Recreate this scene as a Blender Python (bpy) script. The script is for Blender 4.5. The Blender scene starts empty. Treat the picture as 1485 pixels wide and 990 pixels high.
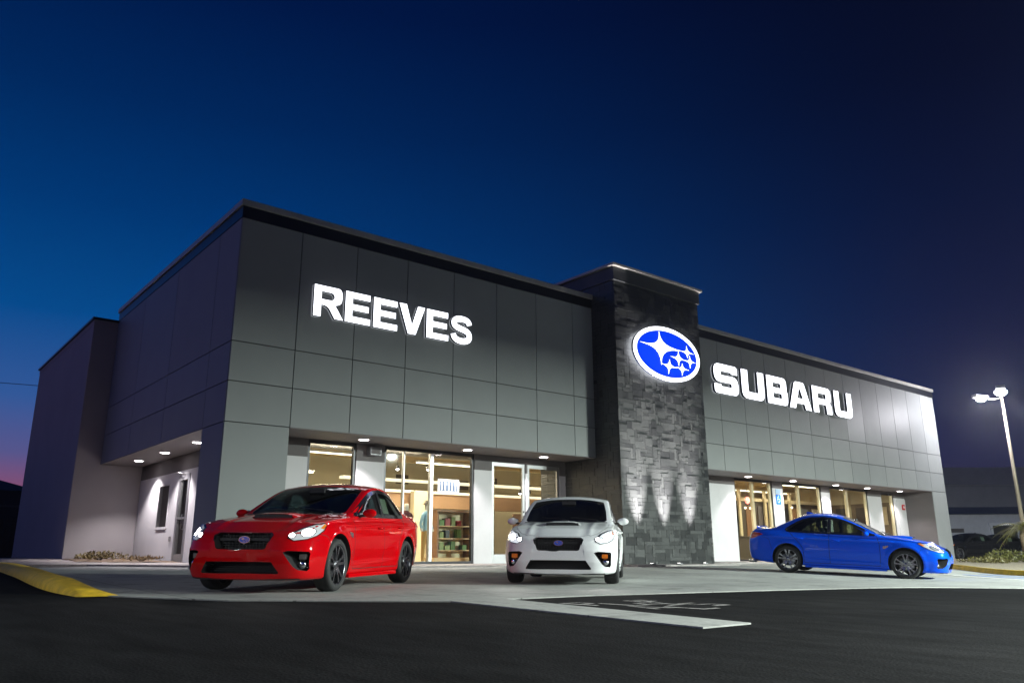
import bpy, bmesh, math, random
import numpy as np
from mathutils import Vector, Matrix
from mathutils.bvhtree import BVHTree
random.seed(7)
R = math.radians
SC = bpy.context.scene
COL = SC.collection

# ------------------------------------------------------------------ helpers
def link(o, parent=None):
    COL.objects.link(o)
    if parent is not None:
        o.parent = parent
    return o

def tag(o, label=None, cat=None, group=None, kind=None):
    if label: o['label'] = label
    if cat: o['category'] = cat
    if group: o['group'] = group
    if kind: o['kind'] = kind
    return o

def empty(name, loc=(0, 0, 0), rz=0.0, label=None, cat=None, group=None):
    o = bpy.data.objects.new(name, None)
    o.empty_display_size = .2
    o.location = loc
    o.rotation_euler = (0, 0, rz)
    link(o)
    return tag(o, label, cat, group)

def copy_tree(o, parent=None):
    c = o.copy()
    link(c, parent)
    for ch in list(o.children):
        copy_tree(ch, c)
    return c

class MB:
    """collects geometry, builds ONE mesh object"""
    def __init__(self):
        self.v, self.f, self.m, self.s = [], [], [], []
    def add(self, vs, fs, mi=0, smooth=False):
        b = len(self.v)
        self.v += [tuple(p) for p in vs]
        for f in fs:
            self.f.append([i + b for i in f]); self.m.append(mi); self.s.append(smooth)
        return self
    def box(self, x0, x1, y0, y1, z0, z1, mi=0):
        vs = [(x0,y0,z0),(x1,y0,z0),(x1,y1,z0),(x0,y1,z0),(x0,y0,z1),(x1,y0,z1),(x1,y1,z1),(x0,y1,z1)]
        return self.add(vs, [(0,3,2,1),(4,5,6,7),(0,1,5,4),(1,2,6,5),(2,3,7,6),(3,0,4,7)], mi)
    def tube(self, pts, r, n=10, mi=0, cap=True):
        pts = [Vector(p) for p in pts]
        rs = r if isinstance(r, (list, tuple)) else [r] * len(pts)
        rings = []
        for i, p in enumerate(pts):
            d = (pts[min(i+1, len(pts)-1)] - pts[max(i-1, 0)]).normalized()
            a = d.cross(Vector((0,0,1)))
            if a.length < .05: a = d.cross(Vector((1,0,0)))
            a.normalize(); b = d.cross(a)
            rings.append([p + (a*math.cos(t) + b*math.sin(t))*rs[i] for t in [2*math.pi*k/n for k in range(n)]])
        vs = [q for g in rings for q in g]
        fs = [(i*n+k, i*n+(k+1)%n, (i+1)*n+(k+1)%n, (i+1)*n+k) for i in range(len(pts)-1) for k in range(n)]
        self.add(vs, fs, mi, True)
        if cap:
            self.add(rings[0], [tuple(range(n))[::-1]], mi); self.add(rings[-1], [tuple(range(n))], mi)
        return self
    def lathe(self, prof, n=32, c=(0,0,0), axis='Z', mi=0, smooth=True):
        """prof: list of (radius, height)"""
        vs = []
        for (r, h) in prof:
            for k in range(n):
                t = 2*math.pi*k/n
                a, b = r*math.cos(t), r*math.sin(t)
                p = {'Z': (a, b, h), 'Y': (a, h, b), 'X': (h, a, b)}[axis]
                vs.append((p[0]+c[0], p[1]+c[1], p[2]+c[2]))
        fs = [(i*n+k, i*n+(k+1)%n, (i+1)*n+(k+1)%n, (i+1)*n+k) for i in range(len(prof)-1) for k in range(n)]
        return self.add(vs, fs, mi, smooth)
    def ball(self, c, r, n=14, m=8, mi=0):
        rr = r if isinstance(r, (tuple, list)) else (r, r, r)
        vs, fs = [], []
        for i in range(m+1):
            ph = math.pi*i/m
            for k in range(n):
                t = 2*math.pi*k/n
                vs.append((c[0]+rr[0]*math.sin(ph)*math.cos(t), c[1]+rr[1]*math.sin(ph)*math.sin(t), c[2]+rr[2]*math.cos(ph)))
        for i in range(m):
            for k in range(n):
                fs.append((i*n+k, (i+1)*n+k, (i+1)*n+(k+1)%n, i*n+(k+1)%n))
        return self.add(vs, fs, mi, True)
    def prism(self, poly, a0, a1, plane='XZ', mi=0):
        """polygon (list of 2D) extruded along the third axis from a0 to a1"""
        n = len(poly)
        f = {'XZ': lambda p, a: (p[0], a, p[1]), 'XY': lambda p, a: (p[0], p[1], a), 'YZ': lambda p, a: (a, p[0], p[1])}[plane]
        vs = [f(p, a0) for p in poly] + [f(p, a1) for p in poly]
        fs = [tuple(range(n)), tuple(range(n, 2*n))[::-1]] + [(i, i+n, (i+1) % n+n, (i+1) % n) for i in range(n)]
        return self.add(vs, fs, mi)
    def mesh(self, name, mats, fix=True, bevel=0, tri=False):
        me = bpy.data.meshes.new(name)
        me.from_pydata(self.v, [], self.f)
        for m in (mats if isinstance(mats, (list, tuple)) else [mats]):
            me.materials.append(m)
        me.polygons.foreach_set('material_index', self.m)
        me.polygons.foreach_set('use_smooth', self.s)
        if fix or bevel:
            bm = bmesh.new(); bm.from_mesh(me)
            if fix:
                bmesh.ops.remove_doubles(bm, verts=bm.verts, dist=1e-5)
                bmesh.ops.recalc_face_normals(bm, faces=bm.faces)
            if bevel:
                es = [e for e in bm.edges if len(e.link_faces) == 2 and e.calc_face_angle(0) > .6]
                bmesh.ops.bevel(bm, geom=es, offset=bevel, segments=2, affect='EDGES', profile=.6)
            bm.to_mesh(me); bm.free()
        me.update()
        return me
    def build(self, name, mats, parent=None, bevel=0, fix=True):
        o = bpy.data.objects.new(name, self.mesh(name, mats, fix, bevel))
        return link(o, parent)

# ------------------------------------------------------------------ materials
def new_mat(name):
    m = bpy.data.materials.new(name); m.use_nodes = True
    nt = m.node_tree
    return m, nt, nt.nodes['Principled BSDF']

def pbr(name, col, rough=.5, metal=0.0, spec=.5, coat=0.0, var=0.0, vscale=3.0, bump=0.0, bscale=40.0, emit=None, estr=0.0, rvar=0.0, stretch=None):
    m, nt, b = new_mat(name)
    N, L = nt.nodes, nt.links
    b.inputs['Base Color'].default_value = (*col, 1)
    b.inputs['Roughness'].default_value = rough
    b.inputs['Metallic'].default_value = metal
    b.inputs['Specular IOR Level'].default_value = spec
    if coat:
        b.inputs['Coat Weight'].default_value = coat
        b.inputs['Coat Roughness'].default_value = .04
    if emit:
        b.inputs['Emission Color'].default_value = (*emit, 1)
        b.inputs['Emission Strength'].default_value = estr
    if var or bump or rvar:
        tc = N.new('ShaderNodeTexCoord')
        src = tc.outputs['Object']
        if stretch:
            mp = N.new('ShaderNodeMapping'); mp.inputs['Scale'].default_value = stretch
            L.new(src, mp.inputs['Vector']); src = mp.outputs[0]
    if var or rvar:
        n = N.new('ShaderNodeTexNoise'); n.inputs['Scale'].default_value = vscale; n.inputs['Detail'].default_value = 6
        n.inputs['Roughness'].default_value = .65
        L.new(src, n.inputs['Vector'])
        if var:
            mx = N.new('ShaderNodeMix'); mx.data_type = 'RGBA'
            mx.inputs[6].default_value = (*[c*(1-var) for c in col], 1)
            mx.inputs[7].default_value = (*[min(1, c*(1+var)) for c in col], 1)
            mr = N.new('ShaderNodeMapRange'); mr.inputs[1].default_value = .3; mr.inputs[2].default_value = .7
            L.new(n.outputs['Fac'], mr.inputs[0]); L.new(mr.outputs[0], mx.inputs[0]); L.new(mx.outputs[2], b.inputs['Base Color'])
        if rvar:
            mr2 = N.new('ShaderNodeMapRange'); mr2.inputs[1].default_value = .3; mr2.inputs[2].default_value = .7
            mr2.inputs[3].default_value = max(0, rough-rvar); mr2.inputs[4].default_value = min(1, rough+rvar)
            L.new(n.outputs['Fac'], mr2.inputs[0]); L.new(mr2.outputs[0], b.inputs['Roughness'])
    if bump:
        n2 = N.new('ShaderNodeTexNoise'); n2.inputs['Scale'].default_value = bscale; n2.inputs['Detail'].default_value = 4
        L.new(src, n2.inputs['Vector'])
        bp = N.new('ShaderNodeBump'); bp.inputs['Strength'].default_value = bump; bp.inputs['Distance'].default_value = .02
        L.new(n2.outputs['Fac'], bp.inputs['Height']); L.new(bp.outputs[0], b.inputs['Normal'])
    return m

def glass_mat(name, tint, rough=.02, ior=1.45, mirror=1.0):
    """thin pane: tinted see-through plus Fresnel reflection"""
    m = bpy.data.materials.new(name); m.use_nodes = True
    nt = m.node_tree; N, L = nt.nodes, nt.links
    N.clear()
    out = N.new('ShaderNodeOutputMaterial')
    tr = N.new('ShaderNodeBsdfTransparent'); tr.inputs[0].default_value = (*tint, 1)
    gl = N.new('ShaderNodeBsdfGlossy'); gl.inputs['Roughness'].default_value = rough
    gl.inputs['Color'].default_value = (mirror, mirror, mirror, 1)
    fr = N.new('ShaderNodeFresnel'); fr.inputs['IOR'].default_value = ior
    mx = N.new('ShaderNodeMixShader')
    ge = N.new('ShaderNodeNewGeometry'); iv = N.new('ShaderNodeMath'); iv.operation = 'SUBTRACT'; iv.inputs[0].default_value = 1
    mu = N.new('ShaderNodeMath'); mu.operation = 'MULTIPLY'      # reflect on the outer face only, no internal reflection
    L.new(ge.outputs['Backfacing'], iv.inputs[1]); L.new(iv.outputs[0], mu.inputs[0]); L.new(fr.outputs[0], mu.inputs[1])
    L.new(mu.outputs[0], mx.inputs[0]); L.new(tr.outputs[0], mx.inputs[1]); L.new(gl.outputs[0], mx.inputs[2])
    L.new(mx.outputs[0], out.inputs[0])
    return m

def emis(name, col, s):
    return pbr(name, (.8, .8, .8), .4, emit=col, estr=s)
# ================================================================== CAR
def pchip(xs, ys, x):
    """monotone cubic, xs increasing"""
    xs = np.asarray(xs, float); ys = np.asarray(ys, float); x = np.atleast_1d(np.asarray(x, float))
    h = np.diff(xs); d = np.diff(ys) / h
    m = np.zeros_like(ys)
    for i in range(1, len(xs)-1):
        if d[i-1]*d[i] > 0:
            w1, w2 = 2*h[i]+h[i-1], h[i]+2*h[i-1]
            m[i] = (w1+w2) / (w1/d[i-1] + w2/d[i])
    m[0], m[-1] = d[0], d[-1]
    k = np.clip(np.searchsorted(xs, x) - 1, 0, len(xs)-2)
    t = (x - xs[k]) / h[k]; t2, t3 = t*t, t*t*t
    return (2*t3-3*t2+1)*ys[k] + (t3-2*t2+t)*h[k]*m[k] + (-2*t3+3*t2)*ys[k+1] + (t3-t2)*h[k]*m[k+1]

def keyed(tab):
    tab = sorted(tab)
    xs = [a for a, b in tab]; ys = [b for a, b in tab]
    return lambda x: pchip(xs, ys, x)
SS = lambda a, b, x: (lambda t: t*t*(3-2*t))(np.clip((x-a)/(b-a), 0, 1))

K_W = keyed([(2.20,.40),(2.185,.52),(2.15,.62),(2.09,.715),(2.0,.785),(1.88,.835),(1.7,.872),(1.5,.888),(1.325,.893),(1.0,.886),(.6,.882),(0,.882),(-.6,.886),(-1.0,.892),(-1.325,.897),(-1.7,.885),(-1.95,.85),(-2.12,.80),(-2.25,.73),(-2.33,.63),(-2.37,.5),(-2.385,.38)])
K_T = keyed([(2.20,.655),(2.185,.685),(2.15,.715),(2.09,.745),(2.0,.778),(1.88,.812),(1.7,.853),(1.5,.889),(1.325,.915),(1.0,.957),(.92,.965),(.84,.978),(.76,1.012),(.6,1.098),(.4,1.20),(.2,1.293),(.05,1.357),(-.1,1.408),(-.25,1.445),(-.45,1.467),(-.65,1.47),(-.85,1.452),(-1.0,1.42),(-1.15,1.37),(-1.35,1.28),(-1.55,1.185),(-1.7,1.115),(-1.8,1.085),(-1.95,1.075),(-2.1,1.078),(-2.22,1.088),(-2.27,1.06),(-2.33,.98),(-2.37,.9),(-2.385,.84)])
K_Y6 = keyed([(2.20,.36),(2.185,.47),(2.15,.57),(2.09,.66),(2.0,.725),(1.88,.77),(1.7,.80),(1.5,.812),(1.325,.815),(1.0,.822),(.8,.826),(.4,.826),(-.5,.824),(-1.0,.812),(-1.325,.79),(-1.7,.765),(-1.95,.74),(-2.12,.71),(-2.25,.65),(-2.33,.57),(-2.37,.46),(-2.385,.34)])
K_Z6 = keyed([(2.20,.62),(2.15,.675),(2.09,.70),(2.0,.73),(1.88,.765),(1.7,.81),(1.5,.848),(1.325,.872),(1.0,.902),(.8,.915),(.4,.93),(0,.942),(-.5,.957),(-1.0,.975),(-1.325,.99),(-1.7,1.005),(-1.95,1.01),(-2.12,1.01),(-2.22,1.005),(-2.27,.985),(-2.33,.93),(-2.37,.87),(-2.385,.82)])
K_Y8 = keyed([(2.20,.25),(2.15,.38),(2.0,.48),(1.7,.52),(1.325,.54),(1.1,.555),(.95,.63),(.88,.70),(.8,.752),(.6,.748),(.4,.730),(.2,.708),(0,.688),(-.2,.672),(-.5,.660),(-.9,.650),(-1.15,.642),(-1.35,.640),(-1.55,.645),(-1.7,.650),(-1.8,.635),(-1.95,.58),(-2.2,.5),(-2.33,.4),(-2.385,.22)])
K_Z8 = keyed([(2.20,.643),(2.15,.70),(2.09,.73),(2.0,.762),(1.88,.797),(1.7,.84),(1.5,.876),(1.325,.903),(1.0,.938),(.9,.945),(.8,.965),(.6,1.052),(.4,1.15),(.2,1.243),(0,1.322),(-.2,1.378),(-.45,1.402),(-.65,1.40),(-.9,1.372),(-1.15,1.295),(-1.35,1.21),(-1.55,1.125),(-1.7,1.065),(-1.8,1.05),(-1.95,1.048),(-2.1,1.052),(-2.22,1.062),(-2.27,1.035),(-2.33,.96),(-2.37,.88),(-2.385,.83)])
K_B = keyed([(2.20,.165),(2.1,.150),(1.9,.148),(1.5,.155),(1.0,.170),(0,.175),(-1.0,.18),(-1.8,.21),(-2.2,.26),(-2.35,.31),(-2.385,.36)])

def ring(x, nsub=7):
    """half section at station x -> array of (y, z) from bottom centre to top centre"""
    W, T, y6, z6, y8, z8, B = [float(k(x)[0]) for k in (K_W, K_T, K_Y6, K_Z6, K_Y8, K_Z8, K_B)]
    zl = lambda f: B + (z6-B)*f
    cab = float(SS(.95, .75, x) * SS(-1.85, -1.65, x)) if x > -1.85 else 0.0
    cp = [(0, B), (.45*W/.88, B), (.86*W, B+.006), (.945*W, B+.035), (.975*W, zl(.20)), (W, zl(.44)), (.995*W, zl(.62)),
          (.985*W, zl(.76)), (W*.965+0*y6, zl(.88)), (y6*.45+W*.51, zl(.96)), (y6, z6), ((y6+y8)/2+.014*cab, (z6+z8)/2 + (1-cab)*.012*min(1, y6)), (y8, z8)]
    for f in (.86, .66, .44, .22, 0):
        yy = y8*f
        cp.append((yy, T-(T-z8)*f**2.3))
    cp = np.array(cp)
    t = np.arange(len(cp))
    tt = np.linspace(0, len(cp)-1, (len(cp)-1)*nsub+1)
    return np.stack([pchip(t, cp[:, 0], tt), pchip(t, cp[:, 1], tt)], 1)

WX = 1.325; WR = .322
def deform(x, y, z):
    # bumper slants back above its beam, chin tucks under; rear face slants too
    wf = float(SS(1.7, 2.1, x))
    if z > .50: x -= wf*(.30*(z-.50) + .9*max(0, z-.60)**2)
    if z < .34: x -= wf*(.10*(.34-z)/.16)**1.0*.5
    wr = float(SS(-2.0, -2.25, x)) if x < -2 else 0
    if z > .72: x += wr*.22*(z-.72)
    if z < .5: x += wr*.15*(.5-z)
    for cx in (WX, -WX):
        d = math.hypot(x-cx, z-.34)
        if z < .86 and abs(y) > .5:
            b = .020*math.exp(-((d-.385)/.055)**2) * (1 if d > .385 else .9)
            y += math.copysign(b, y)
    # door scallop low on the side
    if abs(y) > .8 and -.95 < x < .95 and z < .6:
        s = math.exp(-((z-.40)/.10)**2)*float(SS(-.95, -.75, x))*float(SS(.95, .75, x)) if x > -.95 else 0
        y -= math.copysign(.016*s, y)
    # bonnet ridges running from the screen to the lamps
    if z > .70 and .80 < x < 2.05 and abs(y) < .72:
        yr = .50 + .10*(x-.9)*-.25
        z += .008*math.exp(-((abs(y)-yr)/.045)**2)*float(SS(.80, 1.0, x))*float(SS(2.05, 1.9, x))
        z -= .004*math.exp(-((abs(y)-yr+.11)/.06)**2)
    # lower door crease
    if abs(y) > .8 and -1.0 < x < 1.0:
        zc2 = .33+.05*(-x)/2
        y += math.copysign(.014*math.exp(-((z-zc2)/.020)**2)*float(SS(-1.0, -.8, x))*float(SS(1.0, .8, x)), y)
    # crisp shoulder line
    if abs(y) > .6 and -2.1 < x < 1.1:
        zc = .84+.03*(-x)/2
        y += math.copysign(.015*math.exp(-((z-zc)/.020)**2), y)
    return x, y, z

def body_grid(xs, fn=ring, dfm=True):
    vs, fs = [], []
    rings = []
    for x in xs:
        h = fn(x)
        full = [(x, -y, z) for (y, z) in h] + [(x, y, z) for (y, z) in h[::-1][1:-1]]
        rings.append(len(vs)); 
        vs += [deform(*p) if dfm else p for p in full]
        n = len(full)
    for i in range(len(xs)-1):
        a, b = rings[i], rings[i+1]
        for k in range(n):
            fs.append((a+k, a+(k+1) % n, b+(k+1) % n, b+k))
    fs.append(tuple(range(rings[0], rings[0]+n))[::-1]); fs.append(tuple(range(rings[-1], rings[-1]+n)))
    return vs, fs

def stations():
    a = [2.20,2.195,2.185,2.17,2.15,2.125,2.09]
    x = 2.05
    while x > -2.1: a.append(round(x, 4)); x -= .035
    return a + [-2.12,-2.15,-2.18,-2.2,-2.22,-2.235,-2.25,-2.27,-2.29,-2.31,-2.33,-2.35,-2.36,-2.37,-2.38,-2.385]

def cavity(xs):
    def fn(x):
        h = ring(x)
        out = [(0, .50)]
        pts = [(max(0, y-.055), z-.035) for (y, z) in h if z > .56 and y > -1]
        pts[0] = (pts[0][0], .50)
        out += pts; out[-1] = (0, out[-1][1])
        # resample to fixed count
        o = np.array(out); d = np.r_[0, np.cumsum(np.hypot(*np.diff(o, axis=0).T))]
        t = np.linspace(0, d[-1], 40)
        return np.stack([np.interp(t, d, o[:, 0]), np.interp(t, d, o[:, 1])], 1)
    return body_grid(xs, fn, False)

def boolean(obj, cutter, op='DIFFERENCE'):
    m = obj.modifiers.new('b', 'BOOLEAN'); m.operation = op; m.object = cutter; m.solver = 'EXACT'
    try: m.material_mode = 'TRANSFER'
    except Exception: pass
    dg = bpy.context.evaluated_depsgraph_get()
    me = bpy.data.meshes.new_from_object(obj.evaluated_get(dg))
    obj.modifiers.clear(); obj.data = me
    bpy.data.objects.remove(cutter)

def fill_outline(poly, step=.04):
    """2D polygon -> (verts2d, faces), cut by a grid so it can be bent"""
    bm = bmesh.new()
    vs = [bm.verts.new((p[0], p[1], 0)) for p in poly]
    f = bm.faces.new(vs)
    bmesh.ops.triangulate(bm, faces=[f])
    xs = [p[0] for p in poly]; ys = [p[1] for p in poly]
    for ax, lo, hi in ((0, min(xs), max(xs)), (1, min(ys), max(ys))):
        n = int((hi-lo)/step)
        for i in range(1, n+1):
            c = [0, 0, 0]; c[ax] = lo + (hi-lo)*i/(n+1)
            no = [0, 0, 0]; no[ax] = 1
            bmesh.ops.bisect_plane(bm, geom=bm.verts[:]+bm.edges[:]+bm.faces[:], plane_co=c, plane_no=no)
    bmesh.ops.remove_doubles(bm, verts=bm.verts, dist=1e-5)
    bm.verts.index_update()
    v = [(w.co.x, w.co.y) for w in bm.verts]; fc = [[q.index for q in f.verts] for f in bm.faces]
    bm.free()
    return v, fc

def smooth_poly(poly, n=4):
    """closed Catmull-Rom"""
    out = []
    N = len(poly)
    P = [np.array(p, float) for p in poly]
    for i in range(N):
        a, b, c, d = P[i-1], P[i], P[(i+1) % N], P[(i+2) % N]
        for k in range(n):
            t = k/n
            out.append(tuple(.5*((2*b)+(-a+c)*t+(2*a-5*b+4*c-d)*t*t+(-a+3*b-3*c+d)*t**3)))
    return out

VIEWS = {'side': (lambda p, s: Vector((p[0], s*2, p[1])), lambda s: Vector((0, -s, 0))),
         'front': (lambda p, s: Vector((3.2, p[0]*s, p[1])), lambda s: Vector((-1, 0, 0))),
         'rear': (lambda p, s: Vector((-3.4, p[0]*s, p[1])), lambda s: Vector((1, 0, 0))),
         'top': (lambda p, s: Vector((p[0], p[1]*s, 3)), lambda s: Vector((0, 0, -1))),
         # 45 degree view on the front corner: p = (distance across, z)
         'corner': (lambda p, s: Vector((2.0, 0, 0)) + Vector((1, s, 0)).normalized()*2 + Vector((-1, s, 0)).normalized()*p[0] + Vector((0, 0, p[1])), lambda s: Vector((-1, -s, 0)).normalized())}

def patch_mesh(bvh, poly, view, s, off=.003, thick=.006, step=.04):
    org, dr = VIEWS[view]
    v2, fc = fill_outline(poly, step)
    top, bot = [], []
    d = dr(s)
    for p in v2:
        o = org(p, s)
        loc, no, idx, dist = bvh.ray_cast(o, d)
        if loc is None:
            loc, no, idx, dist = bvh.find_nearest(o + d*2)
        if no.dot(d) > 0: no = -no
        top.append(loc + no*off); bot.append(loc + no*(off-thick))
    n = len(top)
    cnt = {}
    for f in fc:
        for a, b in zip(f, f[1:]+f[:1]): cnt[(a, b)] = 1
    fs = [list(f) for f in fc] + [[i+n for i in f][::-1] for f in fc]
    for (a, b) in cnt:
        if (b, a) not in cnt: fs.append([b, a, a+n, b+n])
    return top+bot, fs

def patch(name, bvh, poly, view, sides, mat, parent, off=.003, thick=.006, step=.04, mi=None):
    mb = MB()
    for s in sides:
        v, f = patch_mesh(bvh, poly, view, s, off, thick, step)
        mb.add(v, f, 0, False)
    o = mb.build(name, mat, parent)
    for p in o.data.polygons: p.use_smooth = True
    o.data.set_sharp_from_angle(angle=R(40))
    return o

def strip(mb, bvh, pts, view, s, w=.010, off=.0012):
    """thin line of a panel gap following the surface"""
    org, dr = VIEWS[view]; d = dr(s)
    P = []
    for a, b in zip(pts, pts[1:]):
        n = max(1, int(math.hypot(b[0]-a[0], b[1]-a[1])/.03))
        P += [(a[0]+(b[0]-a[0])*k/n, a[1]+(b[1]-a[1])*k/n) for k in range(n)]
    P.append(pts[-1])
    vs = []
    for i, p in enumerate(P):
        q0, q1 = P[max(0, i-1)], P[min(len(P)-1, i+1)]
        t = Vector((q1[0]-q0[0], q1[1]-q0[1])).normalized()
        for sg in (-1, 1):
            r = (p[0]-t.y*w/2*sg, p[1]+t.x*w/2*sg)
            loc, no, i2, ds = bvh.ray_cast(org(r, s), d)
            if loc is None: loc, no, i2, ds = bvh.find_nearest(org(r, s)+d*2)
            if no.dot(d) > 0: no = -no
            vs.append(loc+no*off)
    mb.add(vs, [(2*i, 2*i+1, 2*i+3, 2*i+2) for i in range(len(P)-1)], 0, True)

# outlines
WIN_F = [(.60,.968),(.42,1.055),(.22,1.165),(.02,1.252),(-.15,1.302),(-.29,1.325),(-.30,.982)]
WIN_R = [(-.375,.985),(-.365,1.332),(-.55,1.338),(-.75,1.318),(-.92,1.275),(-1.06,1.215),(-1.18,1.145),(-1.30,1.055),(-1.31,1.02),(-1.22,1.005)]
DLO = [(.72,.953),(.70,.968),(.44,1.093),(.22,1.20),(.02,1.285),(-.18,1.338),(-.45,1.365),(-.75,1.348),(-.95,1.298),(-1.12,1.215),(-1.27,1.12),(-1.385,1.035),(-1.36,1.0),(-1.2,.985),(-.3,.962)]
SHIELD = [(.80,-.65),(.835,-.44),(.85,-.15),(.85,.15),(.835,.44),(.80,.65),(.72,.690),(.4,.668),(.1,.628),(-.02,.605),(-.055,.35),(-.065,0),(-.055,-.35),(-.02,-.605),(.1,-.628),(.4,-.668),(.72,-.690)]
RGLASS = [(-1.10,-.56),(-1.08,0),(-1.10,.56),(-1.3,.565),(-1.55,.57),(-1.66,.57),(-1.70,.4),(-1.72,0),(-1.70,-.4),(-1.66,-.57),(-1.55,-.57),(-1.3,-.565)]
GRILLE = [(-.33,.695),(.33,.695),(.375,.665),(.325,.520),(.295,.505),(-.295,.505),(-.325,.520),(-.375,.665)]
INTAKE = [(-.42,.365),(.42,.365),(.50,.245),(.485,.230),(-.485,.230),(-.50,.245)]
FOG = [(.545,.475),(.60,.495),(.79,.485),(.80,.46),(.79,.29),(.77,.262),(.70,.275),(.66,.31)]

def make_cutter(name, mb, mat):
    return mb.build(name, mat)

def wheel(parent, mats, x, y, steer=0.0):
    s = 1 if y > 0 else -1
    w = bpy.data.objects.new('wheel', None); link(w, parent); w.location = (x, y, WR)
    w.rotation_euler = (0, 0, steer)
    # outer face towards +Y local * s
    t = MB()
    hw = .112
    prof = [(.240,-hw*.85),(.250,-hw),(.270,-hw*1.02),(.297,-hw*.98),(.312,-hw*.85),(.322,-hw*.6),(.3225,0),(.322,hw*.6),(.312,hw*.85),(.297,hw*.98),(.270,hw*1.02),(.250,hw),(.240,hw*.85),(.240,-hw*.85)]
    t.lathe(prof, 56, axis='Y')
    # tread grooves as shallow rings
    for g in (-.055, 0, .055):
        t.lathe([(.3235, g-.004), (.316, g), (.3235, g+.004)], 56, axis='Y')
    t.build('tyre', mats['rubber'], w)
    r = MB()
    r.lathe([(.244, s*.095), (.244, s*.088), (.228, s*.075), (.220, -s*.02), (.226, -s*.09), (.244, -s*.1)], 56, axis='Y')
    r.lathe([(.244, s*.095), (.246, s*.100), (.238, s*.104), (.229, s*.098), (.226, s*.082)], 56, axis='Y')
    # five pairs of spokes
    for k in range(5):
        for dd in (-.17, .17):
            a = 2*math.pi*k/5 + math.pi/2
            a0, a1 = a + dd*.55, a + dd*1.35
            p0 = Vector((math.cos(a0)*.045, s*.080, math.sin(a0)*.045)); p1 = Vector((math.cos(a1)*.236, s*.092, math.sin(a1)*.236))
            d = (p1-p0).normalized(); n = Vector((0, 1, 0)).cross(d).normalized()
            vs = []
            for (p, hwid, dep) in ((p0, .022, .045), (p0.lerp(p1, .5)+Vector((0, s*.006, 0)), .015, .03), (p1, .022, .03)):
                for e in (-1, 1):
                    vs.append(p+n*hwid*e); vs.append(p+n*hwid*.75*e-Vector((0, s*dep, 0)))
            # per section: [outer-, inner-, outer+, inner+]
            fs = []
            for i in (0, 4):
                fs += [(i, i+2, i+6, i+4), (i+1, i+5, i+7, i+3), (i, i+4, i+5, i+1), (i+2, i+3, i+7, i+6)]
            r.add(vs, fs, 1 if False else 0, False)
    r.lathe([(0, s*.088), (.03, s*.087), (.055, s*.080), (.062, s*.065), (.06, s*.03)], 24, axis='Y')
    for k in range(5):
        a = 2*math.pi*(k+.5)/5 + math.pi/2
        r.lathe([(0, s*.088), (.008, s*.088), (.009, s*.07)], 8, c=(math.cos(a)*.045, 0, math.sin(a)*.045), axis='Y')
    r.build('rim', mats['alloy'], w)
    d = MB(); d.lathe([(.04, s*.03), (.155, s*.03), (.155, s*.01), (.04, s*.01)], 40, axis='Y')
    d.box(.09, .165, min(s*.045, s*-.03), max(s*.045, s*-.03), -.07, .07)
    d.build('brake_disc', mats['disc'], w)
    return w

def star4(cx, cy, rx, ry, k=.02, n=4):
    """four pointed star with concave sides; returns polygon"""
    P = []
    tips = [(0, 1), (1, 0), (0, -1), (-1, 0)]
    for i in range(4):
        a, b = tips[i], tips[(i+1) % 4]
        mid = ((a[0]+b[0])*k, (a[1]+b[1])*k)
        for j in range(n):
            t = j/n
            # quadratic through inner control
            q = ((1-t)**2*a[0]+2*t*(1-t)*mid[0]+t*t*b[0], (1-t)**2*a[1]+2*t*(1-t)*mid[1]+t*t*b[1])
            P.append((cx+q[0]*rx, cy+q[1]*ry))
    return P
STARS = [(-.26, .28, .68, .72), (.69, .28, .22, .26), (.36, -.09, .24, .31), (.77, -.12, .19, .27), (.02, -.52, .25, .31), (.48, -.53, .21, .26)]

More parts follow.
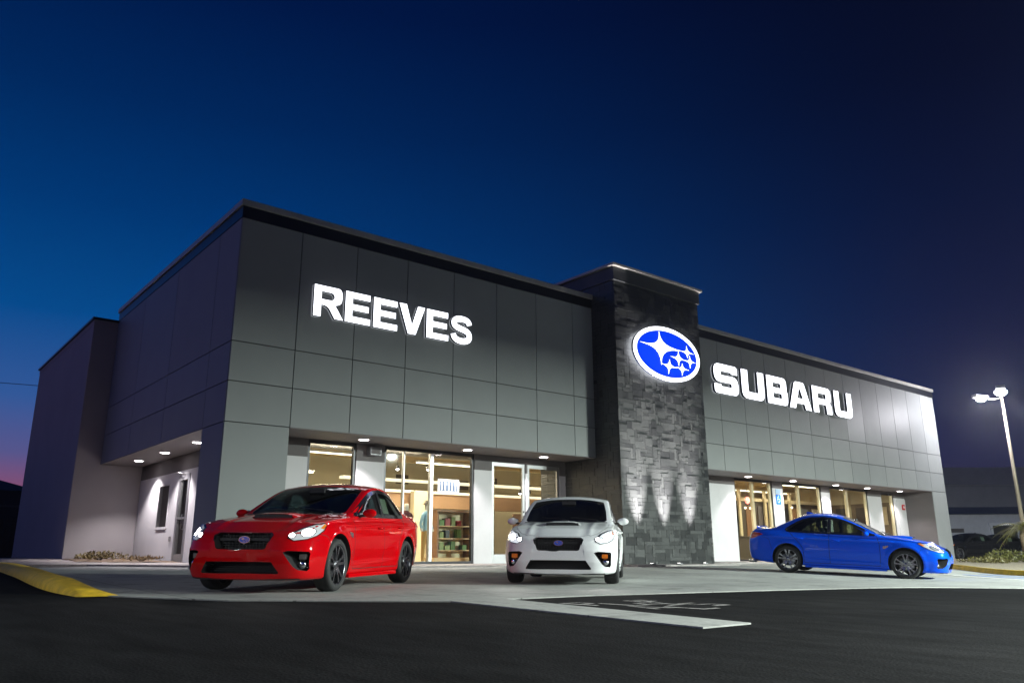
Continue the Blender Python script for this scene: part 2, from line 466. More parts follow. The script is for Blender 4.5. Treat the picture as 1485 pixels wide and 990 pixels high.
def make_car(name, paint, mats, label, cat='car', group=None, lit=True, detail=True, steer=0.0):
    root = empty(name, label=label, cat=cat, group=group)
    vs, fs = body_grid(stations())
    mb = MB().add(vs, fs, 0, True)
    body = mb.build('body', [paint, mats['black']], root)
    bm = bmesh.new(); bm.from_mesh(body.data)
    bvh = BVHTree.FromBMesh(bm); bm.free()
    global CAR_BVH; CAR_BVH = bvh
    # ---- cut wheel wells, grille, intake, fog pockets, cabin and window openings
    c = MB()
    for sx in (WX, -WX):
        for s in (1, -1):
            n = 48; r = .372
            poly = [(sx+r*math.cos(2*math.pi*k/n), .335+r*math.sin(2*math.pi*k/n)) for k in range(n)]
            poly = [(px, max(pz, -.05)) if False else (px, pz) for px, pz in poly]
            c.prism(poly, *(sorted((s*.60, s*1.05))), 'XZ')
    boolean(body, make_cutter('cut', c, mats['black']))
    c = MB(); c.prism(GRILLE, 1.93, 2.6, 'YZ'); c.prism(INTAKE, 1.95, 2.6, 'YZ')
    for s in (1, -1): c.prism([(y*s, z) for y, z in FOG], 1.80, 2.6, 'YZ')
    boolean(body, make_cutter('cut', c, mats['black']))
    xs = [.74, .6, .45, .3, .15, 0, -.15, -.3, -.5, -.7, -.9, -1.05, -1.2, -1.35, -1.5]
    vs, fs = cavity(xs)
    boolean(body, make_cutter('cut', MB().add(vs, fs), mats['cabin']))
    c = MB()
    c.prism([(x, z) for x, z in WIN_F], .5, 1.1, 'XZ'); c.prism([(x, z) for x, z in WIN_F], -1.1, -.5, 'XZ')
    c.prism([(x, z) for x, z in WIN_R], .5, 1.1, 'XZ'); c.prism([(x, z) for x, z in WIN_R], -1.1, -.5, 'XZ')
    boolean(body, make_cutter('cut', c, mats['black']))
    boolean(body, make_cutter('cut', MB().prism(SHIELD, .965, 1.8, 'XY'), mats['black']))
    boolean(body, make_cutter('cut', MB().prism(RGLASS, 1.06, 1.8, 'XY'), mats['black']))
    me = body.data
    for p in me.polygons: p.use_smooth = True
    me.set_sharp_from_angle(angle=R(32))
    body.name = 'body'
    # ---- glass
    for s in (1, -1):
        patch('side_window', bvh, WIN_F, 'side', [s], mats['glass'], root, -.006, .004)
        patch('side_window', bvh, WIN_R, 'side', [s], mats['glass'], root, -.006, .004)
    patch('windshield', bvh, SHIELD, 'top', [1], mats['glass_dark'], root, -.004, .004, .06)
    patch('rear_window', bvh, RGLASS, 'top', [1], mats['glass_dark'], root, -.004, .004, .06)
    # black window surround: ring between DLO and glass openings, B pillar
    for s in (1, -1):
        trim = MB()
        for a in ([(-.30,.975),(-.29,1.327),(-.365,1.334),(-.375,.978)],):
            trim.add(*patch_mesh(bvh, a, 'side', s, .004, .008), 0, True)
        MID = [(x+(-.33-x)*.018, z+(1.12-z)*.085) for x, z in DLO]
        strip(trim, bvh, MID+[MID[0]], 'side', s, .052, .003)
        strip(trim, bvh, [(.70,.956),(.40,.962),(-.3,.972),(-1.3,.995)], 'side', s, .024, .0032)
        trim.add(*patch_mesh(bvh, [(.72,.955),(.70,.97),(.60,1.01),(.585,.965)], 'side', s, .003, .006), 0, True)
        trim.add(*patch_mesh(bvh, [(-1.30,1.015),(-1.30,1.075),(-1.385,1.035),(-1.36,1.0)], 'side', s, .003, .006), 0, True)
        trim.build('window_trim', mats['gloss_black'], root)
    # ---- cowl and shield border
    cw = MB(); strip(cw, bvh, [(.835,-.70),(.868,-.45),(.885,-.15),(.885,.15),(.868,.45),(.835,.70)], 'top', 1, .055, .002)
    cw.build('cowl', mats['black'], root)
    # wipers
    for y0 in (.05, .55):
        wp = MB().tube([(.86, y0, .995), (.80, y0-.10, 1.015), (.735, y0-.48, 1.045 if y0 < .3 else 1.055)], .008, 6)
        wp.build('wiper', mats['black'], root)
    # ---- panel gaps
    def gap(*a, **k):
        g_ = MB(); strip(g_, bvh, *a, **k); g_.build('panel_gap', mats['gap'], root)
    for s in (1, -1):
        gap([(.72,.955),(.75,.90),(.79,.75),(.80,.50),(.78,.26)], 'side', s)
        gap([(-.33,.975),(-.335,.60),(-.33,.26)], 'side', s)
        gap([(-1.30,.995),(-1.20,.90),(-1.03,.72),(-.95,.60),(-.93,.45),(-.92,.26)], 'side', s)
        gap([(.78,.262),(-.92,.262)], 'side', s)
        gap([(1.9,.70),(1.66,.67),(1.60,.56)], 'side', s, .006)
        gap([(-1.95,.84),(-1.78,.80),(-1.70,.55)], 'side', s, .006)
        gap([(.90,.735),(1.2,.74),(1.5,.735),(1.72,.69),(1.9,.60),(2.02,.48)], 'top', s, .006)
    gap([(1.985,-.48),(2.045,-.3),(2.065,0),(2.045,.3),(1.985,.48)], 'top', 1, .007)
    gap([(-1.80,-.62),(-2.18,-.60)], 'top', 1, .006); gap([(-1.80,.62),(-2.18,.60)], 'top', 1, .006)
    # ---- bonnet scoop
    sc = MB()
    ws = .30
    prof = [(1.46, .0), (1.43, .048), (1.36, .053), (1.20, .043), (1.05, .020), (.93, .0)]
    nv = 13
    rows = []
    for (x, h) in prof:
        row = []
        for k in range(nv):
            y = -ws + 2*ws*k/(nv-1)
            e = max(0, 1-abs(y/ws)**6)
            wd = 1.0 if x > 1.3 else .94
            loc = bvh.ray_cast(Vector((x, y*wd, 3)), Vector((0, 0, -1)))[0]
            row.append((x+.02*(1-(y/ws)**2), y*wd, loc.z - .004 + (h+.004)*e))
        rows.append(row)
    vs = [p for r in rows for p in r]
    fs = [(i*nv+k, i*nv+k+1, (i+1)*nv+k+1, (i+1)*nv+k) for i in range(1, len(rows)-1) for k in range(nv-1)]
    sc.add(vs, fs, 0, True)
    so = sc.build('bonnet_scoop', paint, root)
    # opening of the scoop
    z0 = bvh.ray_cast(Vector((1.455, 0, 3)), Vector((0, 0, -1)))[0].z
    op = MB(); pts = []
    for k in range(11):
        y = -.262 + .524*k/10
        zz = bvh.ray_cast(Vector((1.462, y, 3)), Vector((0, 0, -1)))[0].z
        pts.append((y, zz))
    vs = [(1.452-.12*abs(y)**2, y, z-.004) for y, z in pts] + [(1.436-.12*abs(y)**2, y, z+.044) for y, z in pts]
    vs += [(1.40, y, z+.008) for y, z in pts] + [(1.40, y, z+.044) for y, z in pts]
    op.add(vs, [(k, k+1, k+12, k+11) for k in range(10)])
    op.build('scoop_mouth', mats['black'], root)
    # ---- grille
    gm = MB()
    zz = .522
    while zz < .69:
        gm.box(2.03, 2.05, -.34, .34, zz-.005, zz+.005); zz += .028
    for k in range(15):
        y = -.315+.045*k; gm.box(2.028, 2.048, y-.003, y+.003, .505, .690)
    gm.box(2.05, 2.075, -.345, .345, .605, .632)
    gm.build('grille', mats['black'], root, 0)
    gf = MB()
    ctr = Vector((0, .605))
    inner = GRILLE
    ring_o = [(y*1.035, .605+(z-.605)*1.10) for y, z in GRILLE]
    def surf(y, z, off):
        loc, no, i, d = bvh.ray_cast(Vector((3.2, y, z)), Vector((-1, 0, 0)))
        return loc + no*off*(1 if no.x > 0 else -1)
    def dens(P, n=6):
        o = []
        for i in range(len(P)):
            a, b = P[i], P[(i+1) % len(P)]
            o += [(a[0]+(b[0]-a[0])*k/n, a[1]+(b[1]-a[1])*k/n) for k in range(n)]
        return o
    I, O = dens(inner), dens(ring_o)
    vs = [surf(y, z, .004) for y, z in I] + [surf(y, z, .002) for y, z in O] + [surf(y, z, .004)-Vector((.04, 0, 0)) for y, z in I]
    n = len(I)
    gf.add(vs, [(i, (i+1) % n, n+(i+1) % n, n+i) for i in range(n)] + [(i, (i+1) % n, 2*n+(i+1) % n, 2*n+i) for i in range(n)], 0, True)
    gf.build('grille_frame', mats['gloss_black'], root)
    lm = MB()
    zz = .255
    while zz < .37:
        lm.box(2.03, 2.05, -.47, .47, zz-.004, zz+.004); zz += .024
    lm.build('lower_grille', mats['black'], root)
    # emblem on the grille
    ex = surf(0, .72, 0).x + .008
    eb = MB()
    n = 28
    ell = lambda rx, rz: [(rx*math.cos(2*math.pi*k/n), .618+rz*math.sin(2*math.pi*k/n)) for k in range(n)]
    ex = 2.105
    eb.prism(ell(.074, .042), ex-.03, ex, 'YZ')
    em = eb.build('emblem', mats['chrome'], root)
    f = MB().prism(ell(.064, .034), ex, ex+.003, 'YZ').build('emblem_field', mats['emblem_blue'], em)
    st = MB()
    for (cx, cy, rx, ry) in STARS:
        st.prism([(-y, z) if False else (y, z) for y, z in star4(cx*.064, .618+cy*.034, rx*.064, ry*.034)], ex+.003, ex+.005, 'YZ')
    st.build('emblem_star', mats['chrome'], em)
    # ---- headlights on the 45 degree corner view: (across, z); across grows outwards/backwards
    HL = [(-.92+.0, 0)]
    def corner_xy(x, y): return (( -(x-2.0) + y)/math.sqrt(2))
    q = lambda x, y, z: (corner_xy(x, y), z)
    HLP = [q(2.05,.50,.64), q(2.02,.56,.695), q(1.93,.68,.755), q(1.80,.77,.800), q(1.66,.83,.822), q(1.63,.85,.800), q(1.72,.85,.735), q(1.86,.81,.665), q(1.97,.73,.625), q(2.06,.60,.605)]
    for s in (1, -1):
        hl = patch('headlight', bvh, HLP, 'corner', [s], mats['lamp_back'], root, .003, .010, .03)
        if True:
            bz_ = MB(); strip(bz_, bvh, HLP+[HLP[0]], 'corner', s, .010, .006); bz_.build('lamp_bezel', mats['gloss_black'], hl)
        # bright inner housing, projector, indicator, outer lens
        off = .006
        pj = MB()
        c0 = q(1.925, .765, .700)
        def disc(cc, rr, o, mat, nm, lensy=False):
            n = 20
            P = [(cc[0]+rr*math.cos(2*math.pi*k/n), cc[1]+rr*.8*math.sin(2*math.pi*k/n)) for k in range(n)]
            return patch(nm, bvh, P, 'corner', [s], mat, hl, o, .004, .02)
        def fdisc(cy, cz, rr, o, mat, nm):
            n = 20
            P = [(cy+rr*math.cos(2*math.pi*k/n), cz+rr*.85*math.sin(2*math.pi*k/n)) for k in range(n)]
            return patch(nm, bvh, P, 'front', [s], mat, hl, o, .004, .02)
        fdisc(.735, .705, .062, .0065, mats['chrome'], 'reflector')
        fdisc(.735, .705, .050, .010, mats['head_on'], 'projector')
        fdisc(.600, .668, .040, .0065, mats['chrome'], 'reflector')
        fdisc(.600, .668, .028, .010, mats['head_on2'], 'projector')
        patch('side_marker', bvh, [q(1.67,.83,.812), q(1.64,.85,.799), q(1.72,.85,.748), q(1.77,.83,.76)], 'corner', [s], mats['amber'], hl, .008, .006, .02)
        patch('lens', bvh, [(c0[0]+(a-c0[0])*.995, b) for a, b in HLP], 'corner', [s], mats['clear'], hl, .014, .002, .03)
        lt = MB()
    # ---- fog pockets
    for s in (1, -1):
        fo = MB(); cx, cy, cz = 1.955, s*.705, .335
        fo.lathe([(0, .02), (.030, .018), (.048, .005), (.052, -.01), (.052, -.12)], 24, c=(cx+.02, cy, cz), axis='X')
        fl = fo.build('fog_lamp', mats['chrome'], root)
        MB().box(cx-.05, cx+.015, min(s*.655, s*.745), max(s*.655, s*.745), .395, .455).build('indicator', mats['indicator'], root, .006)
        bz = MB()
        for kz in range(3): bz.box(cx-.09, cx-.07, min(s*.6, s*.70), max(s*.6, s*.70), .335+kz*.045, .347+kz*.045)
        bz.build('bezel_slat', mats['gloss_black'], root)
    # front lip
    lp = MB(); strip(lp, bvh, [(-.70,.172),(-.4,.168),(0,.166),(.4,.168),(.70,.172)], 'front', 1, .014, .004); lp.build('front_lip', mats['black'], root)
    # ---- mirrors
    for s in (1, -1):
        m = MB()
        m.ball((.52, s*.955, .990), (.072, .098, .060), 20, 12)
        for i in range(len(m.v)):
            x, y, z = m.v[i]
            if x < .50: x = .50 - (.50-x)*.25
            z = .995 + (z-.995)*(1.0 - .22*abs(y-s*.955)/.105*(1 if s*(y-s*.955) < 0 else -.2))
            m.v[i] = (x, y, z)
        mo = m.build('mirror', paint, root)
        MB().tube([(.56, s*.80, .945), (.545, s*.86, .955), (.53, s*.91, .965)], [.022, .018, .022], 8).build('mirror_stalk', mats['black'], mo)
        MB().box(.470, .478, min(s*.875, s*1.035), max(s*.875, s*1.035), .955, 1.035).build('mirror_glass', mats['chrome'], mo, .006)
    # ---- door handles
    for s in (1, -1):
        for hx in (-.17, -1.02):
            hz = .80 if hx > -.5 else .825
            loc = bvh.ray_cast(Vector((hx, s*2, hz)), Vector((0, -s, 0)))[0]
            h = MB(); y = loc.y
            h.tube([(hx+.085, y-s*.004, hz), (hx+.07, y+s*.022, hz+.002), (hx, y+s*.030, hz+.004), (hx-.07, y+s*.022, hz+.005), (hx-.085, y-s*.004, hz+.005)], [.011, .012, .013, .012, .011], 8)
            h.build('door_handle', paint, root)
    # side skirt, fender badge
    for s in (1, -1):
        sk = MB()
        sk.box(-.92, .92, min(s*.80, s*.869), max(s*.80, s*.869), .150, .200)
        sk.build('side_skirt', paint, root, .012)
        loc = bvh.ray_cast(Vector((.93, s*2, .70)), Vector((0, -s, 0)))[0]
        b = MB(); b.prism([(.86, .66), (.865, .72), (.885, .725), (.895, .69), (.90, .725), (.985, .735), (.97, .70), (.90, .655), (.885, .68), (.875, .655)], loc.y-.004 if s > 0 else loc.y-.006, loc.y+.006 if s > 0 else loc.y+.004, 'XZ')
        b.build('wing_badge', mats['chrome'], root)
    # ---- tail lights, rear lip, fin, exhausts, plate recess
    for s in (1, -1):
        tl = MB()
        TLP = [(-2.34,.80),(-2.30,.90),(-2.18,.955),(-2.02,.935),(-1.93,.905),(-2.02,.865),(-2.14,.82),(-2.25,.79)]
        tl.add(*patch_mesh(bvh, TLP, 'side', s, .006, .012), 0, True)
        tl.add(*patch_mesh(bvh, [(.42,.92),(.40,.83),(.60,.80),(.69,.82),(.70,.90),(.64,.955)], 'rear', s, .006, .012), 0, True)
        tl.build('tail_light', mats['tail'], root)
        ex_ = MB()
        for k in (0, 1):
            ex_.lathe([(.030, -2.36), (.038, -2.37), (.038, -2.2)], 16, c=(0, s*(.50+.1*k), .235), axis='X')
        ex_.build('exhaust', mats['chrome'], root)
    lipm = MB()
    P = []
    for k in range(17):
        y = -.60+1.2*k/16
        xb = -2.175+.10*(abs(y)/.6)**3
        zt = bvh.ray_cast(Vector((xb, y, 3)), Vector((0, 0, -1)))[0].z
        P.append((xb, y, zt))
    vs = [(x+.09, y, z-.006) for x, y, z in P] + [(x-.05, y, z+.045*(1-(abs(y)/.62)**8)) for x, y, z in P] + [(x-.045, y, z+.02) for x, y, z in P] + [(x+.01, y, z-.01) for x, y, z in P]
    fs = [(a*17+k, a*17+k+1, ((a+1) % 4)*17+k+1, ((a+1) % 4)*17+k) for a in range(4) for k in range(16)] + [(0, 17, 34, 51), (16, 33, 50, 67)]
    lipm.add(vs, fs, 0, False).build('boot_spoiler', paint, root)
    fin = MB(); fin.add([(-.80,0,1.455),(-.90,.022,1.45),(-.90,-.022,1.45),(-1.02,0,1.43),(-.97,.003,1.50),(-.97,-.003,1.50),(-1.005,0,1.495)],
                        [(0,1,4),(0,4,5),(0,5,2),(1,3,6,4),(2,5,6,3),(4,6,5)], 0, False).build('roof_fin', paint, root)
    # ---- cabin: seats, dash, wheel
    st = MB()
    for y in (.36, -.36):
        s1 = bpy.data.objects.new('tmp', None)
        seat = MB()
        seat.box(-.45, .05, y-.24, y+.24, .46, .62)
        seat.add([(-.42,y-.23,.58),(-.42,y+.23,.58),(-.30,y+.23,.58),(-.30,y-.23,.58),(-.66,y-.17,1.10),(-.66,y+.17,1.10),(-.58,y+.17,1.11),(-.58,y-.17,1.11)],
                 [(0,1,2,3),(4,7,6,5),(0,4,5,1),(1,5,6,2),(2,6,7,3),(3,7,4,0)])
        seat.box(-.70, -.61, y-.12, y+.12, 1.13, 1.30)
        seat.tube([(-.65, y-.05, 1.08), (-.655, y-.05, 1.16)], .008, 6); seat.tube([(-.65, y+.05, 1.08), (-.655, y+.05, 1.16)], .008, 6)
        seat.build('front_seat', mats['seat'], root, .02)
        bpy.data.objects.remove(s1)
    seat = MB(); seat.box(-1.30, -.85, -.58, .58, .46, .60)
    seat.add([(-1.25,-.58,.56),(-1.25,.58,.56),(-1.12,.58,.56),(-1.12,-.58,.56),(-1.46,-.50,1.05),(-1.46,.50,1.05),(-1.38,.50,1.06),(-1.38,-.50,1.06)],
             [(0,1,2,3),(4,7,6,5),(0,4,5,1),(1,5,6,2),(2,6,7,3),(3,7,4,0)])
    seat.build('rear_seat', mats['seat'], root, .02)
    da = MB(); da.prism([(.70,.55),(.74,.93),(.45,.97),(.36,.93),(.34,.80),(.44,.70),(.46,.55)], -.70, .70, 'XZ')
    da.build('dashboard', mats['cabin'], root, .015)
    swc = MB(); n = 24
    ringp = [(.22+.07*math.cos(2*math.pi*k/n)*.9, .36+.175*math.sin(2*math.pi*k/n), .90+.165*math.cos(2*math.pi*k/n)) for k in range(n+1)]
    swc.tube(ringp, .015, 8, cap=False); swc.tube([(.22,.36,.90),(.40,.36,.84)], .03, 8); swc.tube([(.22,.20,.90),(.22,.52,.90)], .016, 6)
    swc.build('steering_wheel', mats['cabin'], root)
    MB().box(.16, .19, -.12, .12, 1.29, 1.35).build('rear_view_mirror', mats['cabin'], root, .008)
    # ---- wheels
    for x, y in ((WX, .775), (WX, -.775), (-WX, .78), (-WX, -.78)):
        wheel(root, mats, x, y, steer if x > 0 else 0)
    # all parts hang on the root
    return root

def car_mats():
    m = {}
    m['rubber'] = pbr('tyre_rubber', (.018, .018, .019), .75, var=.25, vscale=12)
    m['alloy'] = pbr('alloy', (.22, .22, .24), .22, .95, var=.15, vscale=20)
    m['disc'] = pbr('disc_steel', (.3, .3, .31), .35, .9)
    m['black'] = pbr('matt_black', (.012, .012, .013), .6)
    m['gap'] = pbr('panel_gap_dark', (.006, .006, .007), .8)
    m['gloss_black'] = pbr('gloss_black', (.010, .010, .012), .12, coat=.5)
    m['cabin'] = pbr('cabin_plastic', (.02, .02, .022), .7)
    m['seat'] = pbr('seat_cloth', (.035, .035, .038), .9, bump=.2, bscale=60)
    m['glass'] = glass_mat('side_glass', (.62, .68, .63))
    m['glass_dark'] = glass_mat('screen_glass', (.20, .26, .28))
    m['chrome'] = pbr('chrome', (.75, .76, .78), .12, 1.0)
    m['emblem_blue'] = pbr('emblem_blue', (.01, .10, .65), .2, coat=1)
    m['lamp_back'] = pbr('lamp_housing_lit', (.60, .61, .63), .25, .2, emit=(1, .96, .90), estr=.22)
    m['lamp_back_bright'] = pbr('lamp_housing_bright', (.60, .61, .63), .25, .2, emit=(.92, .96, 1), estr=.8)
    m['lamp_back_off'] = pbr('lamp_housing', (.60, .61, .63), .25, .2)
    m['clear'] = glass_mat('lamp_lens', (.96, .97, .98))
    m['head_on'] = emis('headlight_lit', (1.0, .97, .92), 60)
    m['head_on2'] = emis('headlight_lit_soft', (1.0, .95, .88), 18)
    m['head_off'] = pbr('projector_glass', (.35, .37, .4), .08, .5)
    m['amber'] = pbr('amber_plastic', (.85, .22, .01), .2, coat=1, emit=(1, .25, .02), estr=.15)
    m['indicator'] = pbr('indicator_clear', (.22, .20, .18), .2, coat=1)
    m['sticker'] = pbr('paper_sticker', (.42, .45, .40), .8)
    m['tail'] = pbr('tail_lamp_red', (.30, .006, .008), .12, coat=1)
    return m

def paint(name, col, metal=.0, rough=.5, flake=0):
    m, nt, b = new_mat(name)
    b.inputs['Base Color'].default_value = (*col, 1)
    b.inputs['Metallic'].default_value = metal
    b.inputs['Roughness'].default_value = rough
    b.inputs['Coat Weight'].default_value = 1.0
    b.inputs['Coat Roughness'].default_value = .02
    b.inputs['Specular IOR Level'].default_value = .0
    b.inputs['Coat IOR'].default_value = 1.34
    N, L = nt.nodes, nt.links
    tc = N.new('ShaderNodeTexCoord')
    n = N.new('ShaderNodeTexNoise'); n.inputs['Scale'].default_value = 30; n.inputs['Detail'].default_value = 2
    L.new(tc.outputs['Object'], n.inputs['Vector'])
    bp = N.new('ShaderNodeBump'); bp.inputs['Strength'].default_value = .02; bp.inputs['Distance'].default_value = .01
    L.new(n.outputs['Fac'], bp.inputs['Height']); L.new(bp.outputs[0], b.inputs['Normal'])
    return m
# ================================================================== GROUND SHAPE
def G(x, y):
    """height of the gently sloping lot"""
    x = min(max(x, -40), 60); y = min(max(y, -40), 20)
    dip = .10*float(SS(6, 12, x))*float(SS(-5, -9, y))
    return .09 - .0045*x + .012*y - dip - .035*float(SS(-2, -6, y))

def sheet(name, poly, off, mat, step=1.0, thick=None, kind='structure', smooth=True, parent=None, jitter=0):
    """flat-ish sheet following the ground; with thick it gets a real edge"""
    bm = bmesh.new()
    from mathutils.geometry import tessellate_polygon
    vv = [bm.verts.new((p[0], p[1], 0)) for p in poly]
    for tri in tessellate_polygon([[Vector((p[0], p[1], 0)) for p in poly]]): bm.faces.new([vv[i] for i in tri])
    xs = [p[0] for p in poly]; ys = [p[1] for p in poly]
    for ax, lo, hi in ((0, min(xs), max(xs)), (1, min(ys), max(ys))):
        n = int((hi-lo)/step)
        for i in range(1, n+1):
            c = [0, 0, 0]; c[ax] = lo+(hi-lo)*i/(n+1); no = [0, 0, 0]; no[ax] = 1
            bmesh.ops.bisect_plane(bm, geom=bm.verts[:]+bm.edges[:]+bm.faces[:], plane_co=c, plane_no=no)
    bmesh.ops.recalc_face_normals(bm, faces=bm.faces)
    if bm.faces and sum(f.normal.z for f in bm.faces) < 0: bmesh.ops.reverse_faces(bm, faces=bm.faces)
    if thick:
        be = [e for e in bm.edges if e.is_boundary]
        r = bmesh.ops.extrude_edge_only(bm, edges=be)
        for v in r['geom']:
            if isinstance(v, bmesh.types.BMVert): v.co.z = -thick
    for v in bm.verts:
        v.co.z += G(v.co.x, v.co.y) + off
        if jitter and v.co.z > G(v.co.x, v.co.y): v.co.z += random.uniform(-jitter, jitter)
    bmesh.ops.recalc_face_normals(bm, faces=bm.faces)
    me = bpy.data.meshes.new(name); bm.to_mesh(me); bm.free()
    me.materials.append(mat)
    o = bpy.data.objects.new(name, me); link(o, parent)
    if kind and parent is None: o['kind'] = kind
    return o

# ================================================================== MATERIALS
def concrete(name, col, scale=1.0, joints=None):
    m, nt, b = new_mat(name); N, L = nt.nodes, nt.links
    tc = N.new('ShaderNodeTexCoord')
    n1 = N.new('ShaderNodeTexNoise'); n1.inputs['Scale'].default_value = .5*scale; n1.inputs['Detail'].default_value = 8; n1.inputs['Roughness'].default_value = .7
    n2 = N.new('ShaderNodeTexNoise'); n2.inputs['Scale'].default_value = 18*scale; n2.inputs['Detail'].default_value = 5
    n3 = N.new('ShaderNodeTexNoise'); n3.inputs['Scale'].default_value = 2.3*scale; n3.inputs['Detail'].default_value = 3
    for n in (n1, n2, n3): L.new(tc.outputs['Object'], n.inputs['Vector'])
    r = N.new('ShaderNodeValToRGB')
    r.color_ramp.elements[0].position = .32; r.color_ramp.elements[0].color = (*[c*.72 for c in col], 1)
    r.color_ramp.elements[1].position = .68; r.color_ramp.elements[1].color = (*[min(1, c*1.16) for c in col], 1)
    L.new(n1.outputs['Fac'], r.inputs[0])
    mx = N.new('ShaderNodeMix'); mx.data_type = 'RGBA'; mx.blend_type = 'MULTIPLY'; mx.inputs[0].default_value = .55
    mr = N.new('ShaderNodeMapRange'); mr.inputs[1].default_value = .25; mr.inputs[2].default_value = .75; mr.inputs[3].default_value = .7; mr.inputs[4].default_value = 1.25
    L.new(n2.outputs['Fac'], mr.inputs[0]); L.new(r.outputs[0], mx.inputs[6]); L.new(mr.outputs[0], mx.inputs[7])
    # oil / water stains
    r3 = N.new('ShaderNodeMapRange'); r3.inputs[1].default_value = .56; r3.inputs[2].default_value = .70; r3.inputs[3].default_value = 1; r3.inputs[4].default_value = .66
    L.new(n3.outputs['Fac'], r3.inputs[0])
    m2 = N.new('ShaderNodeMix'); m2.data_type = 'RGBA'; m2.blend_type = 'MULTIPLY'; m2.inputs[0].default_value = 1
    L.new(mx.outputs[2], m2.inputs[6]); L.new(r3.outputs[0], m2.inputs[7])
    last = m2.outputs[2]
    if joints:
        br = N.new('ShaderNodeTexBrick'); br.offset = 0; br.inputs['Scale'].default_value = 1
        br.inputs['Brick Width'].default_value = joints[0]; br.inputs['Row Height'].default_value = joints[1]
        br.inputs['Mortar Size'].default_value = .012; br.inputs['Mortar Smooth'].default_value = .2
        br.inputs['Color1'].default_value = (1, 1, 1, 1); br.inputs['Color2'].default_value = (.93, .93, .93, 1); br.inputs['Mortar'].default_value = (.35, .35, .35, 1)
        L.new(tc.outputs['Object'], br.inputs['Vector'])
        m3 = N.new('ShaderNodeMix'); m3.data_type = 'RGBA'; m3.blend_type = 'MULTIPLY'; m3.inputs[0].default_value = 1
        L.new(last, m3.inputs[6]); L.new(br.outputs[0], m3.inputs[7]); last = m3.outputs[2]
    L.new(last, b.inputs['Base Color'])
    b.inputs['Roughness'].default_value = .75
    bp = N.new('ShaderNodeBump'); bp.inputs['Strength'].default_value = .25; bp.inputs['Distance'].default_value = .01
    L.new(n2.outputs['Fac'], bp.inputs['Height']); L.new(bp.outputs[0], b.inputs['Normal'])
    return m

def asphalt(name):
    m, nt, b = new_mat(name); N, L = nt.nodes, nt.links
    tc = N.new('ShaderNodeTexCoord')
    n1 = N.new('ShaderNodeTexNoise'); n1.inputs['Scale'].default_value = .35; n1.inputs['Detail'].default_value = 8
    n2 = N.new('ShaderNodeTexVoronoi'); n2.inputs['Scale'].default_value = 55
    n3 = N.new('ShaderNodeTexNoise'); n3.inputs['Scale'].default_value = 6; n3.inputs['Detail'].default_value = 6
    mp = N.new('ShaderNodeMapping'); mp.inputs['Scale'].default_value = (1.0, .25, 1); mp.inputs['Rotation'].default_value = (0, 0, R(35))
    for n in (n1, n2): L.new(tc.outputs['Object'], n.inputs['Vector'])
    L.new(tc.outputs['Object'], mp.inputs['Vector']); L.new(mp.outputs[0], n3.inputs['Vector'])
    r = N.new('ShaderNodeValToRGB')
    r.color_ramp.elements[0].position = .3; r.color_ramp.elements[0].color = (.0055, .0056, .0064, 1)
    r.color_ramp.elements[1].position = .7; r.color_ramp.elements[1].color = (.0105, .0105, .0112, 1)
    L.new(n1.outputs['Fac'], r.inputs[0])
    mr = N.new('ShaderNodeMapRange'); mr.inputs[1].default_value = 0; mr.inputs[2].default_value = .6; mr.inputs[3].default_value = .75; mr.inputs[4].default_value = 1.5
    L.new(n2.outputs['Distance'], mr.inputs[0])
    mx = N.new('ShaderNodeMix'); mx.data_type = 'RGBA'; mx.blend_type = 'MULTIPLY'; mx.inputs[0].default_value = .8
    L.new(r.outputs[0], mx.inputs[6]); L.new(mr.outputs[0], mx.inputs[7])
    m2 = N.new('ShaderNodeMix'); m2.data_type = 'RGBA'; m2.blend_type = 'MULTIPLY'; m2.inputs[0].default_value = .6
    r3 = N.new('ShaderNodeMapRange'); r3.inputs[1].default_value = .3; r3.inputs[2].default_value = .7; r3.inputs[3].default_value = .45; r3.inputs[4].default_value = 1.6
    L.new(n3.outputs['Fac'], r3.inputs[0]); L.new(mx.outputs[2], m2.inputs[6]); L.new(r3.outputs[0], m2.inputs[7])
    L.new(m2.outputs[2], b.inputs['Base Color'])
    b.inputs['Roughness'].default_value = .95; b.inputs['Specular IOR Level'].default_value = .03
    bp = N.new('ShaderNodeBump'); bp.inputs['Strength'].default_value = .35; bp.inputs['Distance'].default_value = .008
    L.new(n2.outputs['Distance'], bp.inputs['Height']); L.new(bp.outputs[0], b.inputs['Normal'])
    return m

